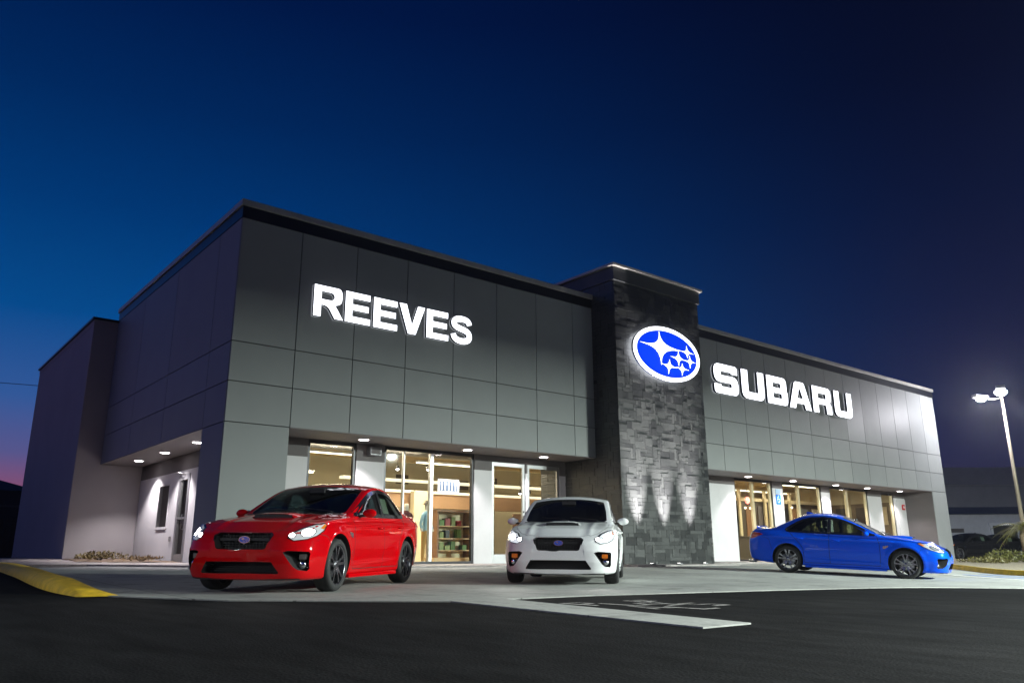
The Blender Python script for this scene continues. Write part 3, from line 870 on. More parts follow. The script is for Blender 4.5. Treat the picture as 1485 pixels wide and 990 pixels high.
def islands(name, c0, c1, rough=.5, rv=.15, spec=.5, bump=.2, bscale=30, metal=0):
    """tone differs from piece to piece inside the mesh (tiles, panels)"""
    m, nt, b = new_mat(name); N, L = nt.nodes, nt.links
    g = N.new('ShaderNodeNewGeometry'); r = N.new('ShaderNodeValToRGB')
    r.color_ramp.elements[0].color = (*c0, 1); r.color_ramp.elements[1].color = (*c1, 1)
    L.new(g.outputs['Random Per Island'], r.inputs[0])
    tc = N.new('ShaderNodeTexCoord'); n = N.new('ShaderNodeTexNoise'); n.inputs['Scale'].default_value = bscale; n.inputs['Detail'].default_value = 5
    L.new(tc.outputs['Object'], n.inputs['Vector'])
    mx = N.new('ShaderNodeMix'); mx.data_type = 'RGBA'; mx.blend_type = 'MULTIPLY'; mx.inputs[0].default_value = .35 if bump > .05 else .16
    L.new(r.outputs[0], mx.inputs[6]); L.new(n.outputs['Fac'], mx.inputs[7]); L.new(mx.outputs[2], b.inputs['Base Color'])
    mr = N.new('ShaderNodeMapRange'); mr.inputs[3].default_value = max(.05, rough-rv); mr.inputs[4].default_value = min(1, rough+rv)
    L.new(g.outputs['Random Per Island'], mr.inputs[0]); L.new(mr.outputs[0], b.inputs['Roughness'])
    b.inputs['Specular IOR Level'].default_value = spec; b.inputs['Metallic'].default_value = metal
    if bump:
        bp = N.new('ShaderNodeBump'); bp.inputs['Strength'].default_value = bump; bp.inputs['Distance'].default_value = .015
        L.new(n.outputs['Fac'], bp.inputs['Height']); L.new(bp.outputs[0], b.inputs['Normal'])
    return m

M = {}
M['asphalt'] = asphalt('asphalt')
M['concrete'] = concrete('concrete', (.33, .335, .32), 1.0, (3.05, 3.05))
M['walk'] = concrete('walk_concrete', (.34, .31, .30), 1.4)
M['yellow'] = pbr('kerb_yellow', (.78, .50, .012), .6, var=.25, vscale=6, bump=.3, bscale=30)
M['panel'] = islands('aluminium_panel', (.285, .300, .298), (.318, .332, .328), .55, .05, .3, bump=0, bscale=1.3)
M['joint'] = pbr('joint_backing', (.035, .036, .038), .8)  # own dark tone of the backing behind the open joints
M['coping'] = pbr('coping_metal', (.42, .41, .38), .45, .3, var=.12, vscale=2)
M['frieze'] = pbr('frieze_metal', (.018, .020, .026), .35, .2)
M['stone'] = islands('ledger_stone', (.034, .036, .037), (.050, .054, .053), .42, .15, .6, bump=.4, bscale=22)
M['white_wall'] = pbr('white_render', (.62, .61, .62), .7, var=.05, vscale=1.5, bump=.12, bscale=60)
M['wing_wall'] = pbr('wing_render', (.33, .31, .32), .75, var=.06, vscale=.8, bump=.15, bscale=50)
M['header'] = pbr('taupe_header', (.12, .108, .108), .7, var=.05, vscale=2)
M['soffit'] = pbr('soffit_board', (.17, .152, .155), .6, var=.04, vscale=2)
M['frame_dark'] = pbr('bronze_frame', (.022, .021, .024), .35, .5)
M['frame_alu'] = pbr('aluminium_frame', (.42, .42, .43), .35, .7)
M['frame_cream'] = pbr('cream_frame', (.55, .47, .30), .5)
M['glass'] = glass_mat('shop_glass', (.90, .92, .90))
M['roof'] = pbr('roof_membrane', (.12, .12, .12), .9)
M['floor_in'] = pbr('showroom_tile', (.42, .34, .24), .25, var=.1, vscale=2)
M['wall_in'] = pbr('showroom_wall', (.60, .55, .40), .8, var=.06, vscale=1)
M['wall_in2'] = pbr('showroom_wall_tan', (.40, .25, .15), .8, var=.08, vscale=1)
M['ceil_in'] = pbr('showroom_ceiling', (.46, .36, .20), .85, var=.15, vscale=1.2)
M['wood'] = pbr('display_wood', (.20, .10, .045), .45, var=.3, vscale=9, stretch=(1, 1, 8))
M['wood_pale'] = pbr('pale_wood', (.50, .36, .20), .5, var=.15, vscale=8)
M['dark_in'] = pbr('dark_furniture', (.06, .045, .03), .5)
M['cream'] = pbr('cream_board', (.72, .62, .42), .6)
M['tube'] = emis('ceiling_light', (1.0, .88, .64), 4)
M['cove'] = emis('cove_light', (1.0, .87, .62), 1.3)
M['downlight'] = emis('downlight_lens', (1.0, .93, .95), 30)
M['uplight'] = emis('uplight_lens', (1.0, .95, .92), 14)
M['lot_lens'] = emis('lot_lamp_lens', (.96, 1.0, .97), 30)
M['lot_lens_dim'] = emis('lot_lamp_lens_soft', (.96, 1.0, .97), 3)
M['letter'] = emis('letter_face', (.90, .93, 1.0), 2.6)
M['letter_side'] = pbr('letter_return', (.015, .02, .045), .35, .3)
M['halo'] = emis('halo_ring', (.90, .93, 1.0), 6)
M['halo_soft'] = emis('letter_backlight', (.90, .93, 1.0), 1.3)
M['oval_blue'] = pbr('emblem_blue_face', (.0, .03, .30), .4, spec=.2, emit=(.0, .045, 1.0), estr=.95)
M['steel'] = pbr('grey_steel', (.30, .30, .31), .4, .6, var=.1, vscale=8)
M['pole'] = pbr('pole_paint', (.42, .36, .27), .45, .3)
def worn(name, col, keep=.5):
    m, nt, b = new_mat(name); N, L = nt.nodes, nt.links
    b.inputs['Base Color'].default_value = (*col, 1); b.inputs['Roughness'].default_value = .8
    tc = N.new('ShaderNodeTexCoord'); n = N.new('ShaderNodeTexNoise'); n.inputs['Scale'].default_value = 5; n.inputs['Detail'].default_value = 9; n.inputs['Roughness'].default_value = .8
    L.new(tc.outputs['Object'], n.inputs['Vector'])
    mr = N.new('ShaderNodeMapRange'); mr.inputs[1].default_value = keep-.1; mr.inputs[2].default_value = keep+.08; mr.inputs[3].default_value = .15
    L.new(n.outputs['Fac'], mr.inputs[0]); L.new(mr.outputs[0], b.inputs['Alpha'])
    return m
M['worn_paint'] = worn('worn_paint', (.40, .38, .37), .48)
M['white_paint'] = pbr('white_paint', (.72, .72, .70), .6, var=.3, vscale=9, bump=.1, bscale=40)
M['blue_paint'] = pbr('blue_paint', (.12, .25, .60), .6, var=.3, vscale=7)
M['sign_blue'] = pbr('sign_blue', (.01, .16, .70), .35)
M['sign_white'] = pbr('sign_white', (.80, .80, .82), .35)
M['sign_red'] = pbr('sign_red', (.55, .015, .02), .35)
M['neon_red'] = emis('red_sign_light', (1.0, .02, .03), 3.0)
M['neon_soft'] = emis('red_sign_light_soft', (1.0, .18, .12), 1.2)

# ================================================================== flat shapes through 2D curves (letters with holes)
def rounded(pts, n=6):
    """pts: (x, y) or (x, y, radius)"""
    out = []
    N = len(pts)
    for i in range(N):
        p = Vector(pts[i][:2]); r = pts[i][2] if len(pts[i]) > 2 else 0
        if not r: out.append(tuple(p)); continue
        a = (Vector(pts[i-1][:2])-p); b = (Vector(pts[(i+1) % N][:2])-p)
        r = min(r, a.length*.49, b.length*.49)
        a.normalize(); b.normalize()
        for k in range(n+1):
            t = k/n
            q = (1-t)**2*(p+a*r) + 2*t*(1-t)*p + t*t*(p+b*r)
            out.append(tuple(q))
    return out

def curve_mesh(name, loops, depth):
    cu = bpy.data.curves.new(name, 'CURVE'); cu.dimensions = '2D'; cu.fill_mode = 'BOTH'; cu.extrude = depth/2
    for lp in loops:
        s = cu.splines.new('POLY'); s.points.add(len(lp)-1); s.use_cyclic_u = True
        for p, q in zip(s.points, lp): p.co = (q[0], q[1], 0, 1)
    o = bpy.data.objects.new(name, cu); link(o)
    dg = bpy.context.evaluated_depsgraph_get()
    me = bpy.data.meshes.new_from_object(o.evaluated_get(dg))
    bpy.data.objects.remove(o); bpy.data.curves.remove(cu)
    bm = bmesh.new(); bm.from_mesh(me); bmesh.ops.remove_doubles(bm, verts=bm.verts, dist=1e-5); bmesh.ops.recalc_face_normals(bm, faces=bm.faces); bm.to_mesh(me); bm.free()
    return me

def stroke(pts, w):
    """thick line outline around a centre polyline"""
    P = [Vector(p) for p in pts]; Lf, Rt = [], []
    for i, p in enumerate(P):
        d = (P[min(i+1, len(P)-1)]-P[max(0, i-1)]).normalized(); n = Vector((-d.y, d.x))
        Lf.append(tuple(p+n*w/2)); Rt.append(tuple(p-n*w/2))
    return Lf + Rt[::-1]

def face_letter(loops, x, z, y, parent, depth=.09):
    """white lit face with a dark return can behind it, facing -Y"""
    me = curve_mesh('letter', loops, .012)
    me.materials.append(M['letter'])
    o = bpy.data.objects.new('letter', me); link(o, parent)
    o.location = (x, y-depth/2-.006, z); o.rotation_euler = (R(90), 0, 0)
    m2 = curve_mesh('letter_return', loops, depth); m2.materials.append(M['letter_side'])
    r = bpy.data.objects.new('letter_return', m2); link(r, o); r.location = (0, 0, -depth/2-.0065)
    bk = curve_mesh('letter_backlight', loops, .002); bk.materials.append(M['halo_soft'])
    b_ = bpy.data.objects.new('letter_backlight', bk); link(b_, o); b_.location = (0, 0, -depth-.009)
    return o

# bold grotesque letters, cap height .79
def L_E(W=.70, H=.79, s=.19, b=.155):
    return [[(0,0),(W,0),(W,b),(s,b),(s,.325),(W-.05,.325),(W-.05,.475),(s,.475),(s,H-b),(W-.015,H-b),(W-.015,H),(0,H)]]
def L_R(W=.79, H=.79, s=.19, b=.15):
    return [rounded([(0,0),(s,0),(s,.305),(.30,.305,.05),(.40,.26,.06),(.57,0),(W,0),(.66,.20),(.56,.335,.03),(.73,.40,.10),(.755,.56,.14),(.73,H,.24),(0,H)]),
            rounded([(s,.445),(.50,.445,.06),(.565,.55,.08),(.50,H-.14,.06),(s,H-.14)])]
def L_V(W=.79, H=.79):
    return [[(W*.5-.115,0),(W*.5+.115,0),(W,H),(W-.215,H),(W*.5,.23),(.215,H),(0,H)]]
def L_S(W=.74, H=.79):
    c = []
    w = .165
    # centre line, upper right to lower left
    pts = [(.64,.57),(.61,.64),(.53,.693),(.37,.712),(.22,.69),(.135,.63),(.115,.565),(.15,.49),(.25,.447),(.38,.418),(.52,.383),(.615,.32),(.64,.225),(.60,.14),(.50,.092),(.37,.075),(.22,.098),(.125,.16),(.09,.25)]
    P = pts
    out = []
    for i in range(len(P)-1):
        a, b, c_, d = P[max(0, i-1)], P[i], P[i+1], P[min(len(P)-1, i+2)]
        for k in range(3):
            t = k/3
            out.append(tuple(.5*((2*b[j])+(-a[j]+c_[j])*t+(2*a[j]-5*b[j]+4*c_[j]-d[j])*t*t+(-a[j]+3*b[j]-3*c_[j]+d[j])*t**3) for j in (0, 1)))
    out.append(P[-1])
    return [stroke(out, w)]
# wide square letters, cap height 1.12
WS, HS, sS, bS = 1.46, 1.12, .40, .27
def W_S():
    W, H, s, b = WS, HS, sS, bS
    return [rounded([(0,0,.30),(W,0,.26),(W,.70,.34),(s,.70,.05),(s,H-b,.06),(W-s,H-b,.03),(W-s,.80),(W-.03,.80),(W-.03,H,.32),(0,H,.30),(0,.43,.34),(W-s,.43,.05),(W-s,b,.06),(s,b,.03),(s,.34),(0,.34)])]
def W_U():
    W, H, s, b = WS, HS, sS, bS
    return [rounded([(0,H),(0,0,.34),(W,0,.34),(W,H),(W-s,H),(W-s,b,.07),(s,b,.07),(s,H)])]
def W_B():
    W, H, s, b = WS-.05, HS, sS, .25
    return [rounded([(0,0),(W,0,.26),(W,.56,.18),(W-.10,.58,.04),(W-.04,.60,.1),(W-.04,H,.30),(0,H)]),
            rounded([(s,b),(W-s,b,.06),(W-s,.455,.06),(s,.455)]), rounded([(s,.67),(W-s-.04,.67,.06),(W-s-.04,H-b,.06),(s,H-b)])]
def W_A():
    W, H = 1.62, HS
    return [rounded([(0,0),(.42,0),(.50,.22),(W-.50,.22),(W-.42,0),(W,0),(W/2+.34,H,.12),(W/2-.34,H,.12)]), [(.585,.43),(W-.585,.43),(W/2+.06,.82),(W/2-.06,.82)]]
def W_R():
    W, H, s, b = WS, HS, sS, bS
    return [rounded([(0,0),(s,0),(s,.38),(W-s-.06,.38,.08),(W-s-.01,.28,.04),(W-s,0),(W-.01,0),(W-.02,.36,.12),(W-.14,.49,.05),(W-.02,.60,.1),(W-.02,H,.32),(0,H)]),
            rounded([(s,.62),(W-s,.62,.06),(W-s,H-b,.06),(s,H-b)])]
# ================================================================== THE DEALERSHIP
Wd = 1.524                       # cladding module
ZS, J1, J2, ZW = 3.25, 4.17, 5.09, 8.09
TX0, TX1, TY = 11.55, 15.79, -1.01
XE, YW = 36.45, 11.16
bld = empty('dealership_building', (0, 0, 0), label='grey panel-clad car showroom with a dark stone entrance tower and warm lit windows', cat='building')

def panels(name, rects, plane, at, sign, mat, parent, t=.028, gap=.011):
    """cladding sheets with open joints. plane 'Y': rects=(x0,x1,z0,z1) on y=at facing sign*y ; 'X' likewise"""
    mb = MB()
    for (a0, a1, z0, z1) in rects:
        a0 += gap; a1 -= gap; z0 += gap; z1 -= gap
        lo, hi = sorted((at, at+sign*t))
        if plane == 'Y': mb.box(a0, a1, lo, hi, z0, z1)
        else: mb.box(lo, hi, a0, a1, z0, z1)
    return mb.build(name, mat, parent)

# --- backing walls (their faces show only in the open joints)
core = MB()
core.box(0.03, TX0, .03, 1.40-.002, ZS+.012, ZW)         # left front band
core.box(0.03, TX0-.004, 1.40, YW, ZS+.7, ZW)            # left upper body
core.box(TX1, XE-.03, .03, 1.40-.002, ZS+.012, ZW)
core.box(TX1+.004, XE-.03, 1.40, 20, ZS+.7, ZW)
core.box(TX0, TX1, 1.2, 20, ZS+.7, ZW)
core.box(0.03, 1.30, 1.40, YW, ZS+.012, ZW-.01)
core.box(0.03, 1.50, .03, 1.40, -.5, ZS+.006)            # corner pilaster core
core.box(34.92, XE-.03, .03, 20, -.6, ZS+.006)           # right end pilaster core
core.build('structural_wall', M['joint'], bld)

# --- front cladding, left block
rects = []
nL = 7
for i in range(nL+1):
    x0, x1 = i*Wd, min((i+1)*Wd, TX0)
    if x1-x0 < .1: continue
    for z0, z1 in ((ZS, J1), (J1, J2), (J2, ZW)): rects.append((x0, x1, z0, z1))
rects.append((0, Wd, -.5, ZS))
panels('front_cladding', rects, 'Y', .03, -1, M['panel'], bld)
# --- front cladding, right block
rects = []
x = 18.16 - 2*Wd
while x < XE-.05:
    x0, x1 = max(x, TX1), min(x+Wd, XE)
    if x1-x0 > .1:
        for z0, z1 in ((ZS, J1), (J1, J2), (J2, ZW)): rects.append((x0, x1, z0, z1))
    x += Wd
rects.append((34.89, XE, -.6, ZS))
panels('front_cladding', rects, 'Y', .03, -1, M['panel'], bld)
# --- left side cladding
rects = []
ys = [0.0, 1.43, 4.67, 7.91, YW]
for a, b in zip(ys, ys[1:]):
    for z0, z1 in ((ZS, J1), (J1, J2), (J2, ZW)): rects.append((a+(0.03 if a == 0 else 0), b, z0, z1))
rects.append((.03, 1.43, -.5, ZS))
panels('side_cladding', rects, 'X', .03, -1, M['panel'], bld)
# right end face
rects = [(a, a+3.3, z0, z1) for a in (.03, 3.33, 6.63, 9.93, 13.2, 16.5) for z0, z1 in ((-.6, ZS), (ZS, J1), (J1, J2), (J2, ZW))]
panels('side_cladding', rects, 'X', XE-.03, 1, M['panel'], bld)

# --- dark frieze and light coping round the top
fr = MB()
fr.box(-.015, TX0+.02, -.015, .5, ZW, 8.375); fr.box(-.012, .5, .5, YW+.0, ZW, 8.375)
fr.build('frieze', M['frieze'], bld)
fr = MB(); fr.box(TX1-.02, XE+.015, -.015, .5, ZW, 8.375); fr.box(XE-.5, XE+.012, .5, 20, ZW, 8.375)
fr.build('frieze', M['frieze'], bld)
cp = MB(); cp.box(-.06, TX0+.05, -.07, .52, 8.378, 8.53); cp.box(-.055, .53, .52, YW+.05, 8.378, 8.527)
cp.build('coping', M['coping'], bld, .012)
cp = MB(); cp.box(TX1-.03, XE+.06, -.07, .52, 8.378, 8.53); cp.box(XE-.53, XE+.055, .52, 20, 8.378, 8.527)
cp.build('coping', M['coping'], bld, .012)
MB().box(.5, XE-.5, .5, 20, ZW+.01, ZW+.12).build('roof', M['roof'], bld)

# --- soffits over the recesses
MB().box(Wd+.002, TX0, .0, 1.40, ZS-.012, ZS+.010).build('soffit', M['soffit'], bld)
MB().box(TX1, 34.89, .0, 1.40, ZS-.012, ZS+.010).build('soffit', M['soffit'], bld)
MB().box(.0, 1.30, 1.432, YW, ZS-.0125, ZS+.0095).build('soffit', M['soffit'], bld)

# --- recess walls: white below, taupe header above, with holes for the glazing
RY = 1.40
HZ = 2.78
def recess_wall(x0, x1, holes, hz):
    """holes: (x0, x1, z0, z1)"""
    w, h = MB(), MB()
    hs = sorted(holes); cur = x0
    segs = []
    for a, b, z0, z1 in hs:
        if a > cur: segs.append((cur, a, -.6, ZS+.3))
        segs.append((a, b, -.6, z0)); segs.append((a, b, z1, ZS+.3)); cur = b
    segs.append((cur, x1, -.6, ZS+.3))
    for a, b, z0, z1 in segs:
        if z1-z0 < .005: continue
        if z0 < hz: w.box(a, b, RY, RY+.22, z0, min(z1, hz))
        if z1 > hz: h.box(a, b, RY-.006, RY+.22, max(z0, hz), z1)
    w.build('recess_wall', M['white_wall'], bld); h.build('recess_header', M['header'], bld)
GL = [(2.66, 4.03, .14, 3.24), (4.88, 7.90, .11, 3.24), (8.55, 9.86, .10, 3.06), (9.94, 11.30, .10, 3.06)]
recess_wall(1.30, TX0, GL, HZ)
GR = [(20.62, 23.22, .06, 3.24), (23.98, 27.0, .05, 3.24), (27.74, 31.15, .04, 3.24), (32.47, 33.75, .02, 3.16)]
recess_wall(TX1, 34.92, GR, 2.95)
MB().box(34.885, 34.93, .028, 1.40, -.6, ZS-.013).build('return_wall', M['header'], bld)

def glazing(x0, x1, z0, z1, mull=(), fr='frame_dark', mfr=None, rail=None, cream=False, name='window'):
    """a framed shop window in the recess wall; mull = (x, width) of the upright bars"""
    f = MB(); t = .07; y0, y1 = RY+.03, RY+.13
    f.box(x0, x0+t, y0, y1, z0, z1); f.box(x1-t, x1, y0, y1, z0, z1)
    f.box(x0+t, x1-t, y0, y1, z1-t*1.4, z1); f.box(x0+t, x1-t, y0, y1, z0, z0+.09)
    o = f.build(name, M[fr], bld, .004)
    gl = MB().box(x0+t*.9, x1-t*.9, RY+.075, RY+.083, z0+.08, z1-t*1.3); gl.build('pane', M['glass'], o)
    for mx, mw in mull:
        MB().box(mx-mw/2, mx+mw/2, y0-.012, y1+.002, z0+.092, z1-t*1.4-.002).build('mullion', M[mfr or fr], o, .004)
    if rail:
        MB().box(x0+t, x1-t, y0+.01, y1-.01, rail-.03, rail+.03).build('transom', M[mfr or fr], o, .004)
    return o
glazing(*GL[0])
glazing(*GL[1], mull=((5.52, .03), (6.43, .10)), mfr='frame_alu')
def door(x0, x1, z0, z1, hinge, fr='frame_alu'):
    f = MB(); t = .10; y0, y1 = RY+.03, RY+.10
    f.box(x0, x0+t, y0, y1, z0, z1); f.box(x1-t, x1, y0, y1, z0, z1); f.box(x0+t, x1-t, y0, y1, z1-.12, z1); f.box(x0+t, x1-t, y0, y1, z0, z0+.28)
    o = f.build('door', M[fr], bld, .004)
    MB().box(x0+t*.9, x1-t*.9, RY+.06, RY+.068, z0+.27, z1-.11).build('pane', M['glass'], o)
    hx = x1-.06 if hinge == 'L' else x0+.06
    MB().tube([(hx, y0, 1.0), (hx, y0-.06, 1.0), (hx, y0-.06, 1.5), (hx, y0, 1.5)], .014, 8).build('door_handle', M['steel'], o)
    MB().lathe([(0, -.012), (.028, -.010), (.03, 0)], 16, c=(hx, y0, 1.62), axis='Y').build('lock', M['frame_dark'], o)
    return o
door(*GL[2], 'L'); door(*GL[3], 'R')
for k, (g, mx) in enumerate(zip(GR[:3], (21.85, 25.2, 29.25))):
    o = glazing(*g, mull=((mx, .13),), mfr='frame_cream')
    f = MB(); f.box(g[1]-.19, g[1]-.072, RY+.035, RY+.125, g[2]+.092, g[3]-.1)
    f.build('mullion', M['frame_cream'], o, .004)
o = glazing(*GR[3])
MB().box(GR[3][1]-.24, GR[3][1]-.072, RY+.035, RY+.125, GR[3][2]+.092, GR[3][3]-.1).build('mullion', M['frame_cream'], o, .004)
# plain white service door at the right end
sd = MB().box(33.98, 34.86, RY-.035, RY-.008, .02, 2.90).build('door', M['white_wall'], bld, .006)
MB().ball((34.08, RY-.07, 1.05), .03, 10, 6).build('door_handle', M['steel'], sd)

# --- the recess wall on the left side (x = 1.30), with its window and door
sw, sh = MB(), MB()
hs = [(6.10, 6.98, .25, 2.62), (7.85, 8.95, 1.17, 2.50)]
cur = 1.43
for a, b, z0, z1 in hs:
    for (p, q, r0, r1) in ((cur, a, -.4, ZS+.3), (a, b, -.4, z0), (a, b, z1, ZS+.3)):
        sw.box(1.30, 1.40, p, q, r0, min(r1, HZ))
        if r1 > HZ: sh.box(1.294, 1.40, p, q, HZ, r1)
    cur = b
sw.box(1.30, 1.40, cur, YW+.1, -.4, HZ); sh.box(1.294, 1.40, cur, YW+.1, HZ, ZS+.3)
sw.build('recess_wall', M['white_wall'], bld); sh.build('recess_header', M['header'], bld)
f = MB(); f.box(1.285, 1.37, 7.83, 7.91, 1.15, 2.52); f.box(1.285, 1.37, 8.89, 8.97, 1.15, 2.52); f.box(1.285, 1.37, 7.91, 8.89, 2.44, 2.52); f.box(1.27, 1.37, 7.91, 8.89, 1.13, 1.21)
o = f.build('window', M['white_wall'], bld, .004); MB().box(1.34, 1.348, 7.90, 8.90, 1.2, 2.45).build('pane', M['glass'], o)
f = MB(); f.box(1.28, 1.37, 6.05, 6.20, .2, 2.66); f.box(1.28, 1.37, 6.88, 7.03, .2, 2.66); f.box(1.28, 1.37, 6.20, 6.88, 2.50, 2.66); f.box(1.29, 1.36, 6.2, 6.88, .2, .42)
f.box(1.29, 1.36, 6.2, 6.88, 1.38, 1.44)
o = f.build('door', M['frame_alu'], bld, .004); MB().box(1.33, 1.338, 6.19, 6.89, .4, 2.51).build('pane', M['glass'], o)
MB().tube([(1.28, 6.26, 1.1), (1.22, 6.26, 1.1), (1.22, 6.26, 1.5), (1.28, 6.26, 1.5)], .014, 8).build('door_handle', M['steel'], o)
MB().tube([(1.27, 6.45, 2.63), (1.12, 6.6, 2.70), (1.27, 7.35, 2.72)], .015, 6).build('door_closer', M['frame_alu'], o)
# dark store room behind the side window so it reads as an unlit room
st = MB(); st.box(1.42, 2.55, 5.6, 10.9, .05, .10); st.box(2.5, 2.6, 5.6, 10.9, .1, 3.3); st.box(1.42, 2.5, 5.55, 5.6, .1, 3.3); st.box(1.42, 2.5, 10.9, 10.95, .1, 3.3); st.box(1.42, 2.55, 5.6, 10.9, 3.3, 3.34)
st.build('store_room', M['header'], bld)

# --- the wing at the far left
WX0, WZ = -.74, 7.86
w = MB(); w.box(WX0, 1.29, YW, 21.0, -.4, WZ); w.build('wing_wall', M['wing_wall'], bld)
w = MB(); w.box(WX0-.01, .0, YW-.012, 21.02, WZ, 8.02); w.build('coping', M['wing_wall'], bld)
w = MB(); w.box(WX0-.07, .0, YW-.07, 21.1, 8.022, 8.10); w.build('coping', M['frame_dark'], bld)
MB().box(0.0, 36.4, 20.01, 20.2, -.6, ZW).build('rear_wall', M['wing_wall'], bld)

# --- stone tower
def tiles(mb, u0, u1, z0, z1, put):
    """ashlar of mixed sizes on a 0.152 m grid"""
    m = .115; nu = int(round((u1-u0)/m)); nz = int(round((z1-z0)/m))
    mu = (u1-u0)/nu; mz = (z1-z0)/nz
    used = [[False]*nu for _ in range(nz)]
    for j in range(nz):
        for i in range(nu):
            if used[j][i]: continue
            w, h = random.choice([(2,1),(3,1),(4,1),(2,2),(3,2),(1,2),(1,3),(3,1),(2,1),(5,1),(4,2),(1,1)])
            ww = 1
            while ww < w and i+ww < nu and not used[j][i+ww]: ww += 1
            h = min(h, nz-j)
            for b in range(h):
                for a in range(ww): used[j+b][i+a] = True
            d = random.choice([0, .002, .004, .007, .011])
            put(u0+i*mu, u0+(i+ww)*mu, z0+j*mz, z0+(j+h)*mz, d)
tw = MB(); tw.box(TX0+.03, TX1-.03, TY+.03, 20, -.5, 8.80); 
# keep the tower solid only where it stands in front of the glass line
tw = MB(); tw.box(TX0+.03, TX1-.03, TY+.03, 2.6, -.5, 8.80)
core_t = tw.build('tower_core', M['joint'], bld)
mb = MB(); g = .003
tiles(mb, TX0, TX1, -.30, 8.80, lambda a, b, c, d, e: mb.box(a+g, b-g, TY+.002-e, TY+.05, c+g, d-g))
mb.build('stone_facing', M['stone'], bld)
mb = MB()
tiles(mb, TY+.052, 2.6, -.30, 8.80, lambda a, b, c, d, e: mb.box(TX0-e, TX0+.03, a+g, b-g, c+g, d-g))
mb.build('stone_facing', M['stone'], bld)
mb = MB()
tiles(mb, TY+.052, 2.6, -.30, 8.80, lambda a, b, c, d, e: mb.box(TX1-.03, TX1+e, a+g, b-g, c+g, d-g))
mb.build('stone_facing', M['stone'], bld)
cap = MB(); cap.box(TX0-.05, TX1+.05, TY-.06, 2.7, 8.802, 9.24); cap.build('tower_cap', pbr('cap_metal', (.06, .065, .07), .5, .2, var=.1), bld)
cap = MB(); cap.box(TX0-.14, TX1+.14, TY-.16, 2.8, 9.243, 9.335); cap.build('tower_coping', M['coping'], bld, .012)

# --- recessed downlights: a trim ring and a glowing lens each
DL = [(3.82, .66), (7.16, .74), (10.02, .73), (20.65, .76), (23.84, .80), (27.31, .84), (30.12, .85), (33.31, .85)]
DLS = [(.66, 9.2), (.66, 6.53), (.66, 3.74)]
def spot(loc, power, size, blend, rad, col, rot=(0, 0, 0)):
    l = bpy.data.lights.new('lamp', 'SPOT'); l.energy = power; l.spot_size = R(size); l.spot_blend = blend; l.shadow_soft_size = rad; l.color = col
    o = link(bpy.data.objects.new('lamp', l)); o.location = loc; o.rotation_euler = rot
    return o
for x, y in DL+DLS:
    z = ZS-.013
    rg = MB().lathe([(.165, 0), (.165, -.014), (.135, -.018), (.13, -.002)], 24, c=(x, y, z))
    o = rg.build('downlight', M['sign_white'], bld)
    MB().lathe([(.131, -.006), (.10, -.020), (.05, -.026), (0, -.028)], 24, c=(x, y, z)).build('lens', M['downlight'], o)
    spot((x, y, z-.06), 240 if y < 1 else 420, 110, .5, .05, (1.0, .93, .95))
# ================================================================== SIGNS ON THE FACADE
sg = empty('letter_sign', (0, 0, 0), label='lit white letters REEVES on the upper grey panels', cat='sign')
zb = 6.01
for fn, x in ((L_R, 1.87), (L_E, 2.72), (L_E, 3.52), (L_V, 4.28), (L_E, 5.14), (L_S, 5.92)):
    face_letter(fn(), x, zb, -.06, sg)
sg2 = empty('letter_sign', (0, 0, 0), label='larger lit white letters SUBARU right of the stone tower', cat='sign')
for fn, x in ((W_S, 17.69), (W_U, 19.40), (W_B, 21.08), (W_A, 22.62), (W_R, 24.42), (W_U, 26.17)):
    face_letter(fn(), x, 6.06, -.075, sg2, .11)

# oval emblem on the tower: white ring, blue field, six stars
em = empty('emblem_sign', (13.77, TY-.20, 6.655), label='glowing blue oval emblem with six white stars on the stone tower', cat='sign')
RX, RZ = 1.655, .90
n = 72
ell = lambda a, b: [(a*math.cos(2*math.pi*k/n), b*math.sin(2*math.pi*k/n)) for k in range(n)]
MB().prism(ell(RX, RZ), 0, .07, 'XZ').build('emblem_can', M['letter_side'], em)
def flat(name, loops, mat, y, depth=.02):
    me = curve_mesh(name, loops, depth); me.materials.append(mat)
    o = bpy.data.objects.new(name, me); link(o, em); o.location = (0, y, 0); o.rotation_euler = (R(90), 0, 0); return o
flat('emblem_ring', [ell(RX, RZ), ell(RX-.155, RZ-.13)], M['letter'], -.012)
flat('emblem_field', [ell(RX-.156, RZ-.131)], M['oval_blue'], -.006)
fx, fz = RX-.19, RZ-.155
def star_tips(T, Rr, B, Lf, c, k=.10, n=10):
    out = []
    tp = [T, Rr, B, Lf]
    for i in range(4):
        a, b = tp[i], tp[(i+1) % 4]
        mid = (c[0]+((a[0]+b[0])/2-c[0])*k, c[1]+((a[1]+b[1])/2-c[1])*k)
        for j in range(n):
            t = math.pi/2*j/n; ca, sb = math.cos(t)**4.4, math.sin(t)**4.4
            out.append(((c[0]+(a[0]-c[0])*ca+(b[0]-c[0])*sb)*fx, (c[1]+(a[1]-c[1])*ca+(b[1]-c[1])*sb)*fz))
    return out
for st_ in (((-.27, .95), (.62, .30), (-.24, -.54), (-.91, .28), (-.24, .26)), ((.67, .58), (.93, .27), (.69, .03), (.47, .29), (.68, .28)), ((.37, .24), (.62, -.12), (.36, -.42), (.08, -.06), (.36, -.08)),
            ((.76, .16), (.97, -.13), (.76, -.42), (.58, -.10), (.77, -.11)), ((.05, -.22), (.29, -.54), (-.01, -.87), (-.24, -.48), (.02, -.51)), ((.48, -.28), (.71, -.53), (.46, -.83), (.25, -.50), (.48, -.52))):
    flat('emblem_star', [star_tips(*st_)], M['letter'], -.026)
MB().prism(ell(RX-.05, RZ-.05), .072, .085, 'XZ').build('halo_light', M['halo'], em)

